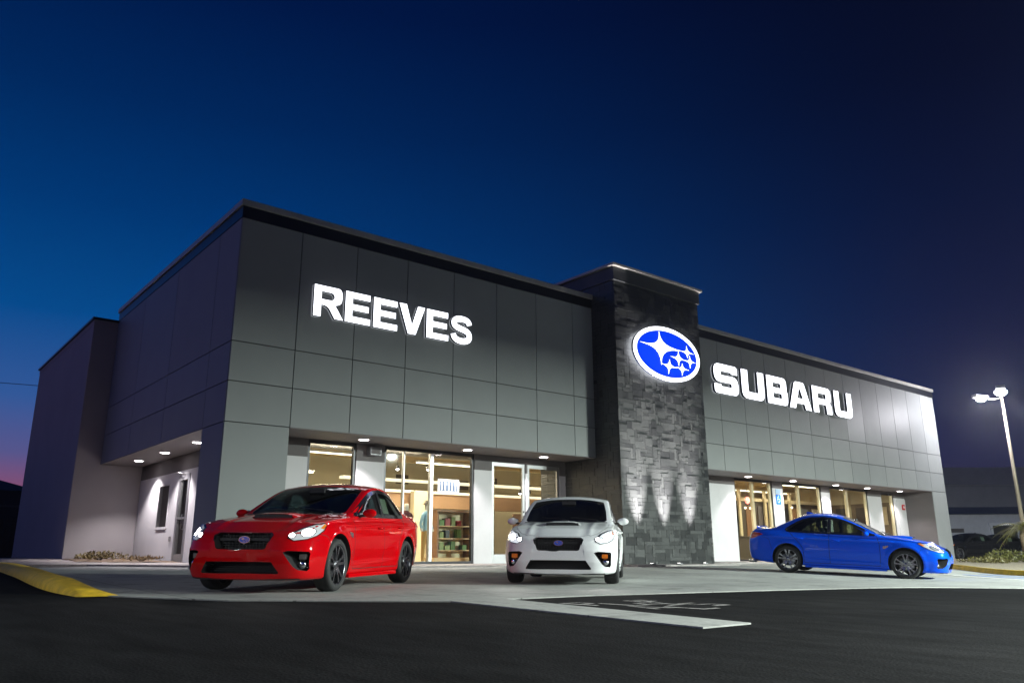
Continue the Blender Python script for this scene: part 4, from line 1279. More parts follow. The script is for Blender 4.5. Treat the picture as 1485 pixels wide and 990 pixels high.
# small signs
t = empty('parking_sign', (23.60, RY-.012, 2.50), label='small blue disabled parking sign on the white pillar', cat='sign')
MB().box(-.17, .17, -.006, .006, -.20, .20).build('sign_plate', M['sign_blue'], t)
s = MB(); s.tube([(-.02, -.008, .12), (-.02, -.008, .02), (.06, -.008, .01), (.09, -.008, -.08)], .016, 6)
s.tube([(.0+.075*math.cos(a)-.02, -.008, -.05+.075*math.sin(a)) for a in [R(110+k*22) for k in range(11)]], .013, 6)
s.ball((-.02, -.010, .15), (.024, .006, .024), 8, 6)
s.build('wheelchair_symbol', M['sign_white'], t)
MB().box(-.17, .17, -.006, .006, .24, .42).build('upper_plate', pbr('sign_pale_blue', (.45, .62, .80), .4), t)
t = empty('fire_alarm', (34.55, RY-.05, 2.52), label='small red fire alarm box on the white end door panel', cat='alarm')
MB().box(-.12, .12, -.04, .01, -.13, .13).build('alarm_case', M['sign_red'], t, .01)
MB().box(-.05, .05, -.045, -.038, -.05, .05).build('strobe', M['sign_white'], t, .004)
t = empty('wall_speaker', (4.50, RY, 3.05), label='grey wall speaker high on the white pillar above the red car', cat='speaker')
MB().box(-.17, .17, -.20, -.002, -.12, .10).build('speaker_case', M['steel'], t, .02)
MB().box(-.14, .14, -.212, -.198, -.09, .07).build('speaker_grille', M['header'], t, .004)
t = empty('window_card', (7.03, RY+.060, 2.26), label='white edged dark card with five white marks on the shop glass', cat='notice')
MB().box(-.37, .37, -.006, .004, -.19, .19).build('card', M['sign_white'], t)
MB().box(-.30, .30, -.010, -.0065, -.14, .13).build('dark_panel', pbr('card_slate', (.05, .09, .16), .5), t)
for k in range(5):
    xx = -.235+.1175*k
    mb = MB(); mb.box(xx-.030, xx+.030, -.014, -.0105, .02, .11); mb.box(xx-.018, xx+.018, -.014, -.0105, -.12, .019)
    mb.build('card_mark', M['sign_white'], t)
t = empty('junction_box', (1.285, 7.35, .85), label='tiny grey outlet box low on the white side wall', cat='outlet')
MB().box(-.03, .012, -.05, .05, -.07, .07).build('box_cover', M['steel'], t, .006)

# uplights in front of the tower
for k, x in enumerate((12.2, 13.42, 14.66)):
    gz = G(x, TY-.48)+.05
    t = empty('uplight', (x, TY-.48, gz), label=['round ground uplight at the left foot of the stone tower', 'round ground uplight at the middle foot of the stone tower', 'round ground uplight at the right foot of the stone tower'][k], cat='spotlight', group='uplights washing the stone tower')
    MB().lathe([(0, 0), (.11, 0), (.115, .03), (.09, .045), (.085, .035)], 20).build('housing', M['steel'], t)
    MB().lathe([(.086, .036), (.04, .046), (0, .048)], 20).build('lens', M['uplight'], t)
    spot((x, TY-.48, gz+.09), 11000, 30, 1.0, .05, (1.0, .93, .93), (R(180-9), 0, 0))

# ================================================================== SHOWROOM INTERIOR (part of the building)
FZ, CZ = .12, 3.95
mb = MB(); mb.box(1.42, 34.9, RY+.23, 12.0, FZ-.08, FZ); mb.build('showroom_floor', M['floor_in'], bld)
mb = MB(); mb.box(1.42, 34.9, RY+.20, 12.0, CZ-.05, CZ-.01); mb.build('showroom_ceiling', M['ceil_in'], bld)
mb = MB(); mb.box(2.7, 11.6, 9.3, 9.39, FZ, CZ-.06); mb.build('showroom_wall', M['wall_in'], bld)
mb = MB(); mb.box(11.65, 34.9, 9.4, 9.5, FZ, CZ-.06); mb.box(2.62, 2.70, RY+4.2, 9.3, FZ, CZ-.06); mb.build('showroom_wall', M['wall_in'], bld)
mb = MB(); mb.box(5.6, 19.5, 6.6, 6.9, 1.95, 2.45); mb.build('bulkhead', M['wall_in2'], bld)
mb = MB(); mb.box(5.5, 19.5, 6.45, 6.95, 2.455, 2.53); mb.box(7.0, 19.5, 7.8, 8.1, 2.95, 3.04); mb.build('light_cove', M['cove'], bld)
mb = MB(); mb.box(3.0, 3.5, 5.4, 5.9, FZ, CZ-.06); mb.build('interior_column', M['cream'], bld)
mb = MB(); mb.box(8.9, 9.5, 6.2, 6.44, FZ, 2.5); mb.build('interior_column', M['cream'], bld)
mb = MB(); mb.box(10.6, 11.0, 4.4, 4.8, FZ, CZ-.06); mb.build('interior_column', M['wall_in'], bld)
# ducts, beams
for y in (2.6, 4.2, 5.8, 7.4):
    MB().box(1.5, 34.8, y, y+.12, CZ-.35, CZ-.055).build('ceiling_beam', M['ceil_in'], bld)
MB().tube([(2.8, 3.4, 3.45), (11.3, 3.4, 3.45)], .16, 14).build('air_duct', M['steel'], bld)
tubes = [(2.9, 4.9, 3.1, 3.50), (5.3, 7.2, 3.1, 3.50), (7.9, 11.0, 3.6, 3.42), (8.2, 11.2, 5.0, 3.3), (3.2, 7.0, 5.2, 3.4), (3.1, 5.2, 6.4, 2.9), (16.5, 20.2, 3.4, 3.4), (20.4, 23.4, 3.2, 3.45), (24.0, 27.0, 3.2, 3.45), (27.6, 31.0, 3.6, 3.4), (18, 24, 6.0, 3.3), (25, 32, 6.0, 3.3)]
for (a, b, y, z) in tubes:
    t = MB(); t.box(a, b, y-.09, y+.09, z+.031, z+.09); o = t.build('ceiling_light', M['sign_white'], bld)
    MB().box(a+.02, b-.02, y-.07, y+.07, z, z+.03).build('light_tube', M['tube'], o)
    l = bpy.data.lights.new('lamp', 'AREA'); l.shape = 'RECTANGLE'; l.size = b-a; l.size_y = .3; l.energy = 60*(b-a); l.color = (1.0, .84, .60)
    lo = link(bpy.data.objects.new('lamp', l)); lo.location = ((a+b)/2, y, z-.02)
for x, y, z in ((5.9, 2.4, 2.75), (7.2, 2.8, 2.85), (6.6, 4.4, 2.8), (9.2, 5.9, 3.3), (10.9, 2.9, 2.3)):
    t = MB().lathe([(0, .10), (.03, .10), (.06, 0), (.055, 0)], 14, c=(x, y, z)); t.tube([(x, y, z+.1), (x, y, CZ-.06)], .006, 6)
    o = t.build('pendant_light', M['dark_in'], bld); MB().ball((x, y, z+.01), .045, 12, 8).build('bulb', M['downlight'] if z < 3 else M['tube'], o)
spot((9.2, 6.0, 3.2), 60, 60, .6, .03, (1, .85, .6))
MB().box(34.80, 34.88, RY+.25, 9.4, FZ, 2.80).build('end_wall', pbr('end_wall_brown', (.20, .15, .09), .6, var=.3, vscale=2.5), bld)
MB().box(34.80, 34.88, RY+.25, 9.4, 2.801, CZ-.06).build('end_wall', M['wall_in'], bld)
for k in range(6):
    MB().box(34.76, 34.799, 2.0+1.1*k, 2.12+1.1*k, FZ, 3.3).build('wall_post', M['frame_cream'], bld)
    MB().box(34.77, 34.799, 2.3+1.1*k, 2.85+1.1*k, 1.0 if k % 2 else 1.7, 2.6).build('wall_picture', M['dark_in' if k % 3 else 'cream'], bld)
# doors, pictures and pilasters that break up the back walls
for x, w_, z1, mt in ((12.2, .5, 2.2, 'dark_in'), (13.6, .9, 2.1, 'wood'), (15.6, .6, 2.3, 'dark_in'), (17.0, 1.0, 2.1, 'wood')):
    MB().box(x, x+w_, 6.55, 6.59, FZ, z1*.88).build('interior_door', M[mt], bld, .004)
for x, z in ((12.9, 2.9), (14.4, 3.1), (16.3, 2.9), (8.4, 2.9), (10.0, 3.0)):
    MB().box(x, x+.55, 9.25, 9.29, z, z+.35).build('wall_picture', M['dark_in'], bld, .01)
for k in range(24):
    MB().box(1.6+1.4*k, 1.66+1.4*k, RY+.25, 9.3, CZ-.09, CZ-.051).build('ceiling_rail', M['dark_in'], bld)
# right hall: partitions, counters
mb = MB(); mb.box(19.6, 34.7, 5.4, 5.5, FZ, 2.75); mb.build('partition', M['dark_in'], bld)
for x in (21.1, 22.4, 24.6, 26.3, 28.4, 30.6):
    MB().box(x, x+.16, 5.20, 5.29, FZ, 3.3).build('partition_post', M['frame_cream'], bld)
mb = MB(); mb.box(19.6, 34.7, 5.3, 5.55, 2.76, 2.92); mb.build('bulkhead', M['cream'], bld)
for k, x in enumerate([20.2+.98*i for i in range(15)]):
    MB().box(x, x+.62, 5.36, 5.398, .9 if k % 3 else FZ, 2.55).build('partition_panel', M[('header', 'wood', 'frame_dark', 'wall_in')[k*7 % 4]], bld, .004)
for x, y, z in ((21.5, 4.6, 2.5), (22.9, 4.8, 2.4), (25.6, 4.4, 2.35), (26.0, 4.4, 2.35), (29.8, 4.6, 2.5)):
    MB().ball((x, y, z), .05, 10, 6).build('small_lamp', M['tube'], bld)
for (x0, x1, y, zt) in ((21.0, 23.0, 4.0, .95), (24.4, 26.6, 4.1, 1.05), (28.0, 30.4, 3.9, .95)):
    mb = MB(); mb.box(x0, x1, y, y+.6, FZ, zt); mb.box(x0-.04, x1+.04, y-.04, y+.64, zt+.001, zt+.04)
    tag(mb.build('service_counter', M['dark_in'], None, .006), {21.0: 'brown service counter behind the window nearest the tower', 24.4: 'taller brown service counter behind the middle right window', 28.0: 'brown service counter behind the window past the second pillar'}[x0], 'counter', 'counters in the right hall')
t = empty('exit_sign', (26.1, 4.6, 2.72), label='glowing round red sign inside the middle right window', cat='sign')
MB().lathe([(0, -.03), (.15, -.03), (.17, 0), (.15, .03), (0, .03)], 20, axis='Y').build('sign_face', M['neon_red'], t); MB().tube([(0, 0, .17), (0, 0, CZ-2.78)], .012, 6).build('hanger', M['steel'], t)
t = empty('exit_sign', (23.3, 3.9, 3.05), label='pale red strip sign inside the window nearest the tower', cat='sign')
MB().box(-.28, .28, -.03, .03, -.09, .09).build('sign_face', M['neon_soft'], t, .01); MB().tube([(0, 0, .09), (0, 0, CZ-3.12)], .012, 6).build('hanger', M['steel'], t)

# display shelf with stock
sh = empty('display_shelf', (8.85, 3.9, FZ), label='brown wooden display shelf of goods behind the shop window', cat='shelf')
mb = MB(); mb.box(-.66, -.60, -.2, .2, .16, 1.55); mb.build('side_panel', M['wood'], sh); mb = MB(); mb.box(.60, .66, -.2, .2, .16, 1.55); mb.build('side_panel', M['wood'], sh)
MB().box(-.70, .70, -.24, .24, 1.552, 1.62).build('shelf_top', M['wood'], sh)
MB().box(-.60, .60, .17, .195, .16, 1.55).build('shelf_back', M['cream'], sh)
MB().box(-.85, .85, -.32, .32, .0, .158).build('plinth', M['wood_pale'], sh)
for z in (.36, .72, 1.10): MB().box(-.598, .598, -.19, .168, z, z+.03).build('shelf_board', M['wood_pale'], sh)
cols = [(.4, .05, .05), (.12, .22, .08), (.70, .66, .52), (.07, .08, .09), (.30, .07, .08), (.22, .28, .12)]
cmat = [pbr('stock_colour', c, .6) for c in cols]
spec_ = [('red', 0), ('green', 1), ('white', 2), ('black', 3), ('crimson', 4), ('olive', 5)]
rows = [(.39, 'bottom shelf'), (.75, 'middle shelf'), (1.13, 'upper shelf')]
xs_ = [-.45, -.22, .0, .22, .44]
pos = ['far left', 'second place from the left', 'middle', 'second place from the right', 'far right']
rr = random.Random(5)
for z, rn in rows:
    for i, x in enumerate(xs_):
        if rr.random() < .15: continue
        c = rr.randrange(6); w, h = rr.uniform(.07, .095), rr.uniform(.12, .26)
        b = MB().box(-w, w, -.10, .10, 0, h); b.box(-w-.004, w+.004, -.104, .104, h+.001, h+.02)
        o = b.build('stock_box', cmat[c], None, .004); o.location = (8.85+x, 3.86, FZ+z+.0002)
        tag(o, f'{spec_[c][0]} box on the {rn} of the display, {pos[i]}', 'box', 'boxes on the display shelf')

# mannequins
def mannequin(x, y, label, top, legs, cap=None, rz=0):
    t = empty('mannequin', (x, y, FZ), rz, label=label, cat='mannequin', group='mannequins behind the shop window')
    me = bpy.data.meshes.new('figure')
    V = [(0,0,.95),(0,0,1.12),(0,0,1.30),(0,0,1.42),(0,0,1.50),(0,-.01,1.60),(0,-.01,1.71),(.16,0,1.38),(.24,.02,1.12),(.26,-.06,.90),(-.16,0,1.38),(-.24,.02,1.12),(-.25,-.05,.90),(.09,0,.88),(.10,0,.50),(.10,.02,.10),(.10,-.07,.04),(-.09,0,.88),(-.10,.01,.50),(-.10,.03,.10),(-.10,-.06,.04)]
    E = [(0,1),(1,2),(2,3),(3,4),(4,5),(5,6),(3,7),(7,8),(8,9),(3,10),(10,11),(11,12),(0,13),(13,14),(14,15),(15,16),(0,17),(17,18),(18,19),(19,20)]
    rad = [.13,.12,.14,.10,.05,.085,.07,.06,.045,.035,.06,.045,.035,.09,.065,.045,.04,.09,.065,.045,.04]
    me.from_pydata(V, E, []); o = bpy.data.objects.new('figure', me); link(o)
    m = o.modifiers.new('s', 'SKIN'); 
    sk = me.skin_vertices[0].data if me.skin_vertices else None
    if sk is None:
        bm = bmesh.new(); bm.from_mesh(me); bm.verts.layers.skin.verify(); bm.to_mesh(me); bm.free(); sk = me.skin_vertices[0].data
    for i, r in enumerate(rad): sk[i].radius = (r, r*.8 if i < 4 else r)
    sk[0].use_root = True
    s2 = o.modifiers.new('ss', 'SUBSURF'); s2.levels = 2; s2.render_levels = 2
    dg = bpy.context.evaluated_depsgraph_get(); mm = bpy.data.meshes.new_from_object(o.evaluated_get(dg)); bpy.data.objects.remove(o)
    for p in mm.polygons: p.use_smooth = True
    body = pbr('mannequin_shell', (.75, .70, .62), .4)
    for q in (body, top, legs): mm.materials.append(q)
    for p in mm.polygons:
        z = p.center.z
        if z > 1.49 or (abs(p.center.x) > .2 and z < 1.0): p.material_index = 0
        elif z > .93: p.material_index = 1
        elif z > .08: p.material_index = 2
    o = bpy.data.objects.new('figure', mm); link(o, t)
    MB().lathe([(0, .02), (.2, .02), (.2, 0)], 20, c=(0, .1, 0)).build('base_plate', M['steel'], t)
    if cap:
        MB().lathe([(0, .10), (.07, .08), (.092, .0), (.14, -.01), (.14, -.02)], 16, c=(0, -.02, 1.70)).build('hat', cap, t)
mannequin(6.45, 2.75, 'bare-headed mannequin in a red and dark top behind the glass', pbr('top_red', (.10, .02, .025), .8), pbr('trousers_pale', (.62, .52, .34), .8))
mannequin(7.02, 2.55, 'mannequin in a dark hat and blue top beside the mullion', pbr('top_blue', (.30, .48, .58), .8), pbr('trousers_tan', (.42, .24, .07), .8), M['dark_in'], .3)

# ================================================================== GROUND
far = 260
xs = [-far, -120, -60] + [x*.5 for x in range(-40, 101)] + [100, far]
ysg = [-far, -120, -60] + [y*.5 for y in range(-44, 33)] + [40, 100, far]
mb = MB()
mb.add([(x, y, G(x, y)) for y in ysg for x in xs], [(j*len(xs)+i, j*len(xs)+i+1, (j+1)*len(xs)+i+1, (j+1)*len(xs)+i) for j in range(len(ysg)-1) for i in range(len(xs)-1)], 0, True)
tag(mb.build('ground', M['asphalt'], None), kind='structure')
apron = [(-3.45, 3.0), (-3.40, -2.7), (-3.55, -5.4), (-3.70, -7.25), (-2.82, -8.75), (-1.73, -9.55), (-.95, -10.1), (1.15, -10.16), (4.21, -10.65), (6.76, -11.2), (10.1, -11.75), (22, -13.6), (60, -19), (60, 20), (-.9, 20), (-.9, 4.0)]
sheet('concrete_apron', apron, .012, M['concrete'], .5, thick=.03)
sheet('concrete_strip', [(-.95, -10.095), (-1.02, -13.42), (-.42, -13.42), (-.22, -10.13)], .012, M['concrete'], .5, thick=.03)
walk = [(-3.4, 3.95), (-1.5, 4.1), (.35, 2.05), (.0, -.30), (11.0, -.35), (11.3, -1.75), (16.1, -1.80), (16.3, -.35), (36.9, -.35), (36.9, 3), (36, 3), (36, 2.2), (1.0, 2.2), (1.0, 13), (-14, 14), (-14, 4.6)]
sheet('walkway', walk, .055, M['walk'], .5, thick=.06)
# planting strip by the wing
bed = [(-1.25, 6.6), (-.1, 5.6), (1.15, 5.3), (1.28, 11.1), (-.75, 11.1), (-1.0, 8.5)]
sheet('planting_bed', bed, .062, pbr('mulch', (.16, .11, .07), .95, var=.5, vscale=14, bump=.8, bscale=30), .3, jitter=.012)
# painted lettering worn to nothing readable: pale strokes
mk = MB()
def paint_poly(P, off=.004):
    mk.add([(x, y, G(x, y)+off) for x, y in P], [tuple(range(len(P)))])
def pstroke(P, w=.085):
    o = stroke(P, w); n = len(P)
    mk.add([(x, y, G(x, y)+.005) for x, y in o], [(i, i+1, 2*n-2-i, 2*n-1-i) for i in range(n-1)])
for (x, y, k) in ((-.02, -11.35, 0), (.30, -11.55, 1), (.62, -11.75, 2), (.15, -12.0, 3), (.52, -12.25, 1), (.85, -11.45, 0), (.98, -12.05, 2)):
    gl = [[(0, 0), (0, .45), (.2, .42), (.18, .24), (.02, .22)], [(0, .42), (0, 0), (.2, 0)], [(.2, .4), (.02, .42), (.0, .24), (.2, .2), (.2, .02), (0, .02)], [(0, 0), (.1, .42), (.2, 0)]][k]
    pstroke([(x+a*1.15-b*.2, y+b*1.0) for a, b in gl], .07)
tag(mk.build('road_marking', M['worn_paint'], None), kind='structure')
# bay lines on the right (blue and white hatching)
hm = MB()
def ribbon(mb, P, w, off):
    P = [Vector(p) for p in P]; o = []
    Q = []
    for a, b in zip(P, P[1:]):
        n = max(1, int((b-a).length/1.0)); Q += [a.lerp(b, k/n) for k in range(n)]
    Q.append(P[-1]); o = stroke(Q, w); n = len(Q)
    mb.add([(x, y, G(x, y)+off) for x, y in o], [(i, i+1, 2*n-2-i, 2*n-1-i) for i in range(n-1)])
for k in range(6): ribbon(hm, [(15.6+k*.85, -10.6-.1*k), (17.4+k*.85, -7.9-.1*k)], .16, .017)
tag(hm.build('bay_marking', M['blue_paint'], None), kind='structure')
hm = MB(); ribbon(hm, [(15.0, -10.9), (21.6, -11.9)], .22, .018); ribbon(hm, [(14.8, -10.4), (16.9, -7.5)], .14, .0185)
tag(hm.build('bay_marking', M['white_paint'], None), kind='structure')

def kerb(name, path, w, h, mat, taper0=0, taper1=0, label=None):
    """rounded kerb following path on the ground"""
    P = [Vector(p) for p in path]; Q = []
    for i in range(len(P)-1):
        a, b, c, d = P[max(0, i-1)], P[i], P[i+1], P[min(len(P)-1, i+2)]
        for k in range(6):
            t = k/6; Q.append(.5*((2*b)+(-a+c)*t+(2*a-5*b+4*c-d)*t*t+(-a+3*b-3*c+d)*t**3))
    Q.append(P[-1])
    sec = [(-.5, -.3), (-.48, .2), (-.24, .86), (-.14, 1), (.16, 1), (.30, .92), (.42, .66), (.47, .3), (.5, -.3)]
    mb = MB(); vs = []; N = len(Q)
    for i, q in enumerate(Q):
        d = (Q[min(i+1, N-1)]-Q[max(0, i-1)]).normalized(); n = Vector((-d.y, d.x)); u = i/(N-1)
        hh = h*min(1, u/taper0 if taper0 else 1, (1-u)/taper1 if taper1 else 1)
        for a, b in sec:
            x, y = q.x+n.x*a*w, q.y+n.y*a*w
            vs.append((x, y, G(x, y)+max(b*hh, -.1)+.008))
    m = len(sec)
    mb.add(vs, [(i*m+k, i*m+k+1, (i+1)*m+k+1, (i+1)*m+k) for i in range(N-1) for k in range(m-1)], 0, True)
    mb.add([vs[k] for k in range(m)], [tuple(range(m))]); mb.add([vs[(N-1)*m+k] for k in range(m)], [tuple(range(m))[::-1]])
    o = mb.build(name, mat, None); o.data.set_sharp_from_angle(angle=R(50))
    return tag(o, kind='structure')
kerb('kerb', [(-3.72, -7.35), (-3.78, -6.0), (-3.72, -4.0), (-3.55, -1.0), (-3.45, 1.6), (-3.75, 2.9), (-4.6, 3.6), (-7, 4.1), (-14, 4.6)], .42, .14, M['yellow'], taper0=.14)
kerb('kerb', [(27, -1.9), (23.8, -4.0), (21.2, -6.2), (19.3, -8.0), (18.5, -9.3), (18.2, -10.8), (18.9, -12.3)], .22, .14, M['yellow'])
# raised ground island behind the right kerb
isl = [(27, -1.9), (23.8, -4.0), (21.2, -6.2), (19.3, -8.0), (18.6, -9.4), (18.3, -10.8), (19.0, -12.2), (24, -12.6), (40, -10), (44, -2), (37.2, -.6), (30, -.8)]
sheet('planting_bed', isl, .11, pbr('gravel', (.26, .22, .16), .95, var=.5, vscale=18, bump=.8, bscale=40), .8, jitter=.01)

# ================================================================== CARS
CM = car_mats()
def place(o, x, y, yaw):
    e = .6
    gx = (G(x+e, y)-G(x-e, y))/(2*e); gy = (G(x, y+e)-G(x, y-e))/(2*e)
    nz = Vector((-gx, -gy, 1)).normalized(); h = Vector((math.cos(yaw), math.sin(yaw), 0))
    hx = (h-nz*h.dot(nz)).normalized(); hy = nz.cross(hx)
    m = Matrix((hx, hy, nz)).transposed().to_4x4(); m.translation = (x, y, G(x, y)+.012)
    o.matrix_world = m
PR = paint('paint_red', (.50, .0006, .003)); PW = paint('paint_white', (.80, .81, .82)); PB = paint('paint_blue', (.0005, .075, .72), .1); PK = paint('paint_black', (.008, .008, .01))
LITM = [CM['head_on'], CM['head_on2'], CM['lamp_back']]
def recolour(root, a, b):
    """the copy gets its own paint through object-linked slots"""
    def rec(o):
        if o.type == 'MESH':
            for s in o.material_slots:
                for q, r in zip(a, b):
                    if s.material == q: s.link = 'OBJECT'; s.material = r
        for c in o.children: rec(c)
    rec(root)
GRP = 'saloon cars parked in front of the showroom'
red = make_car('parked_car', PR, CM, 'glossy red sports saloon with lit headlights parked left of the white one', group=GRP)
white = copy_tree(red); white['label'] = 'white sports saloon facing forward, headlights on, before the stone tower'
recolour(white, [PR], [PW])
blue = copy_tree(red); blue['label'] = 'blue sports saloon seen from its side at the right'
recolour(blue, [PR]+LITM, [PB, CM['head_off'], CM['head_off'], CM['lamp_back_off']])
place(red, -.68, -6.36, R(-140.6)); place(white, 4.03, -6.68, R(-138.4)); place(blue, 13.41, -6.90, R(-72.0))
recolour(white, [CM['indicator'], CM['lamp_back']], [CM['amber'], CM['lamp_back_bright']])
patch('window_sticker', CAR_BVH, [(-.46, 1.03), (-.46, 1.25), (-.70, 1.25), (-.70, 1.03)], 'side', [1], CM['sticker'], red, -.016, .002)
# dark cars far behind on the right
for (x, y, yaw, lab) in ((43.5, 2.3, R(160), 'black car far right behind the blue one, nearer the showroom wall'), (47.3, 2.2, R(150), 'black car parked far right beside the low shrub')):
    k = copy_tree(red); k['label'] = lab; k['group'] = 'black cars parked far behind'; recolour(k, [PR]+LITM, [PK, CM['head_off'], CM['head_off'], CM['lamp_back_off']]); place(k, x, y, yaw)
for r_, rad in ((red, 0), (white, 0)):
    for s in (1, -1):
        l = spot((0, 0, 0), 30, 70, .8, .04, (1, .95, .9)); l.parent = r_; l.location = (2.12, s*.68, .70); l.rotation_euler = (R(82), 0, R(-90))

# ================================================================== LOT LAMPS
def lot_lamp(x, y, h, heads, label, power, col=(.93, 1.0, .93), kind='AREA'):
    g = G(x, y)
    t = empty('lot_lamp', (x, y, g), label=label, cat='street lamp', group='lot lamps on tall poles')
    MB().lathe([(0, .5), (.28, .5), (.30, .45), (.30, -.1)], 24).build('concrete_base', M['concrete'], t)
    MB().tube([(0, 0, .5), (0, 0, h)], [.10, .06], 14).build('pole', M['pole'], t)
    for (dx, dy, dz) in heads:
        a = math.atan2(dy, dx); L_ = math.hypot(dx, dy)
        MB().tube([(0, 0, h-.15), (dx*.35, dy*.35, h-.03+dz), (dx*.8, dy*.8, h+dz)], .03, 8).build('arm', M['pole'], t)
        hb = MB().box(-.30, .34, -.20, .20, 0, .16)
        o = hb.build('lamp_head', M['steel'], t, .03); o.location = (dx, dy, h+dz); o.rotation_euler = (0, R(-8), a)
        q = MB(); q.lathe([(.20, 0), (.27, -.06), (.27, -.12), (.20, -.20), (.10, -.25), (0, -.26)], 24)  # lens oversized, its bright shape stands in for the lamp's bloom
        if dy > 0 and kind == 'POINT': q.v = [(x*.75, y*.75, z*.6) for x, y, z in q.v]
        q.build('lens', M['lot_lens'] if kind == 'POINT' else M['lot_lens_dim'], o)
        l = bpy.data.lights.new('lamp', kind); l.energy = power; l.color = col
        if kind == 'AREA': l.shape = 'DISK'; l.size = .34
        else: l.shadow_soft_size = .12
        lo = link(bpy.data.objects.new('lamp', l), t); lo.location = (dx, dy, h+dz-.29) if kind == 'AREA' else (dx, dy, h+dz-.42); lo.rotation_euler = (0, 0, 0)
    return t
lot_lamp(37.1, -3.0, 8.0, [(-.9, -.3, .05), (-.82, .67, -.2)], 'twin-headed lit lamp on a tall pole at the right edge', 680, (.95, .93, 1.0), 'POINT')
lot_lamp(20.0, -25.5, 7.2, [(-.7, .8, 0), (.7, .8, 0)], 'tall twin lamp out on the lot facing the showroom', 23000, (.88, 1.0, .92))
lot_lamp(1.5, -20.5, 4.8, [(.0, .5, 0)], 'shorter single lamp added out of view to brighten the parked cars', 2000)  # unseen lamp, added to light the fronts of the cars
lot_lamp(-9.5, -9.5, 3.4, [(.0, .4, 0)], 'low single lamp added out of view left of the yellow kerb', 260)  # unseen lamp, added to fill the kerb and low side wall with light

# ================================================================== BACKGROUND
bb = empty('grey_building', (61, 8, 0), label='large grey building with blue band far right', cat='building')
def frame_to(o):  # local x along the facade, seen square from the lot
    o.rotation_euler = (0, 0, math.atan2(-3.24, 3.8))
frame_to(bb)
mb = MB(); mb.box(-14, 22, .3, 14, 3.2, 5.0)
vs = [(-14, 0, 3.7), (22, 0, 3.7), (22, 12, 7.0), (-14, 12, 7.0)]
grey = pbr('grey_sheet', (.22, .22, .25), .55, .2, var=.1, vscale=1)
MB().add([(-14,0,3.65),(22,0,3.65),(22,0,5.3),(-14,0,5.3),(-14,.6,6.75),(22,.6,6.75),(22,14,6.9),(-14,14,6.9),(-14,14,3.65),(22,14,3.65)], [(0,1,2,3),(3,2,5,4),(4,5,6,7),(7,6,9,8),(0,3,4,7,8),(1,9,6,5,2),(0,8,9,1)]).build('upper_wall', grey, bb)
MB().box(-14, 22, -.06, .02, 5.28, 5.36).build('ridge_trim', M['steel'], bb)
MB().box(-14.01, 22.01, -.10, 13.9, 3.12, 3.648).build('blue_band', pbr('band_blue', (.008, .02, .075), .4), bb)
MB().box(-14, 22, .25, 13.5, -.5, 3.118).build('lower_wall', pbr('pale_render', (.62, .62, .66), .7, var=.06), bb)
MB().box(-2.3, -1.0, .20, .249, 1.75, 2.05).build('vent', M['header'], bb)
f = MB(); f.box(1.0, 1.18, .10, .249, -.3, 2.25); f.box(3.0, 3.18, .10, .249, -.3, 2.25); f.box(.9, 3.3, .08, .249, 2.25, 2.45)
o = f.build('door_frame', M['sign_white'], bb)
MB().box(1.18, 3.0, .18, .24, -.3, 2.249).build('door_opening', M['joint'], o)
MB().box(3.6, 14, .19, .247, -.3, 2.4).build('dark_glazing', M['frame_dark'], bb)

lh = empty('dark_house', (-3, 36, 0), label='low unlit house and wall at the far left', cat='house')
dk = pbr('dark_wall', (.045, .04, .04), .8, var=.3, vscale=3)
MB().box(-16, 4.6, 0, 8, -.3, 3.9).build('wall', dk, lh)
MB().add([(-16.5,-.6,3.9),(5.2,-.6,3.9),(5.2,9,3.9),(-16.5,9,3.9),(-13,4,5.2),(2,4,5.2)], [(0,1,5,4),(1,2,5),(2,3,4,5),(3,0,4),(0,3,2,1)]).build('roof', pbr('dark_roof', (.025, .028, .04), .7), lh)
MB().box(-16, 4.6, -.05, -.002, 3.0, 3.12).build('band', M['header'], lh)
fe = MB()
for k in range(60): fe.box(-14+.30*k, -14+.30*k+.27, 31.0, 31.04, -.2, 2.15+.02*math.sin(k*7))
fe.box(-14, 4, 31.045, 31.09, .5, .6); fe.box(-14, 4, 31.045, 31.09, 1.7, 1.8)
tag(fe.build('board_fence', pbr('fence_wood', (.07, .045, .03), .8, var=.4, vscale=5), None), 'dark board fence beyond the yellow kerb at far left', 'fence')
tag(MB().tube([(-60, 60, 14.4), (-20, 57, 13.55), (1, 55, 13.4), (30, 52, 13.9)], .025, 6).build('overhead_wire', M['frame_dark'], None), 'thin black overhead wire crossing the sky at left', 'wire')

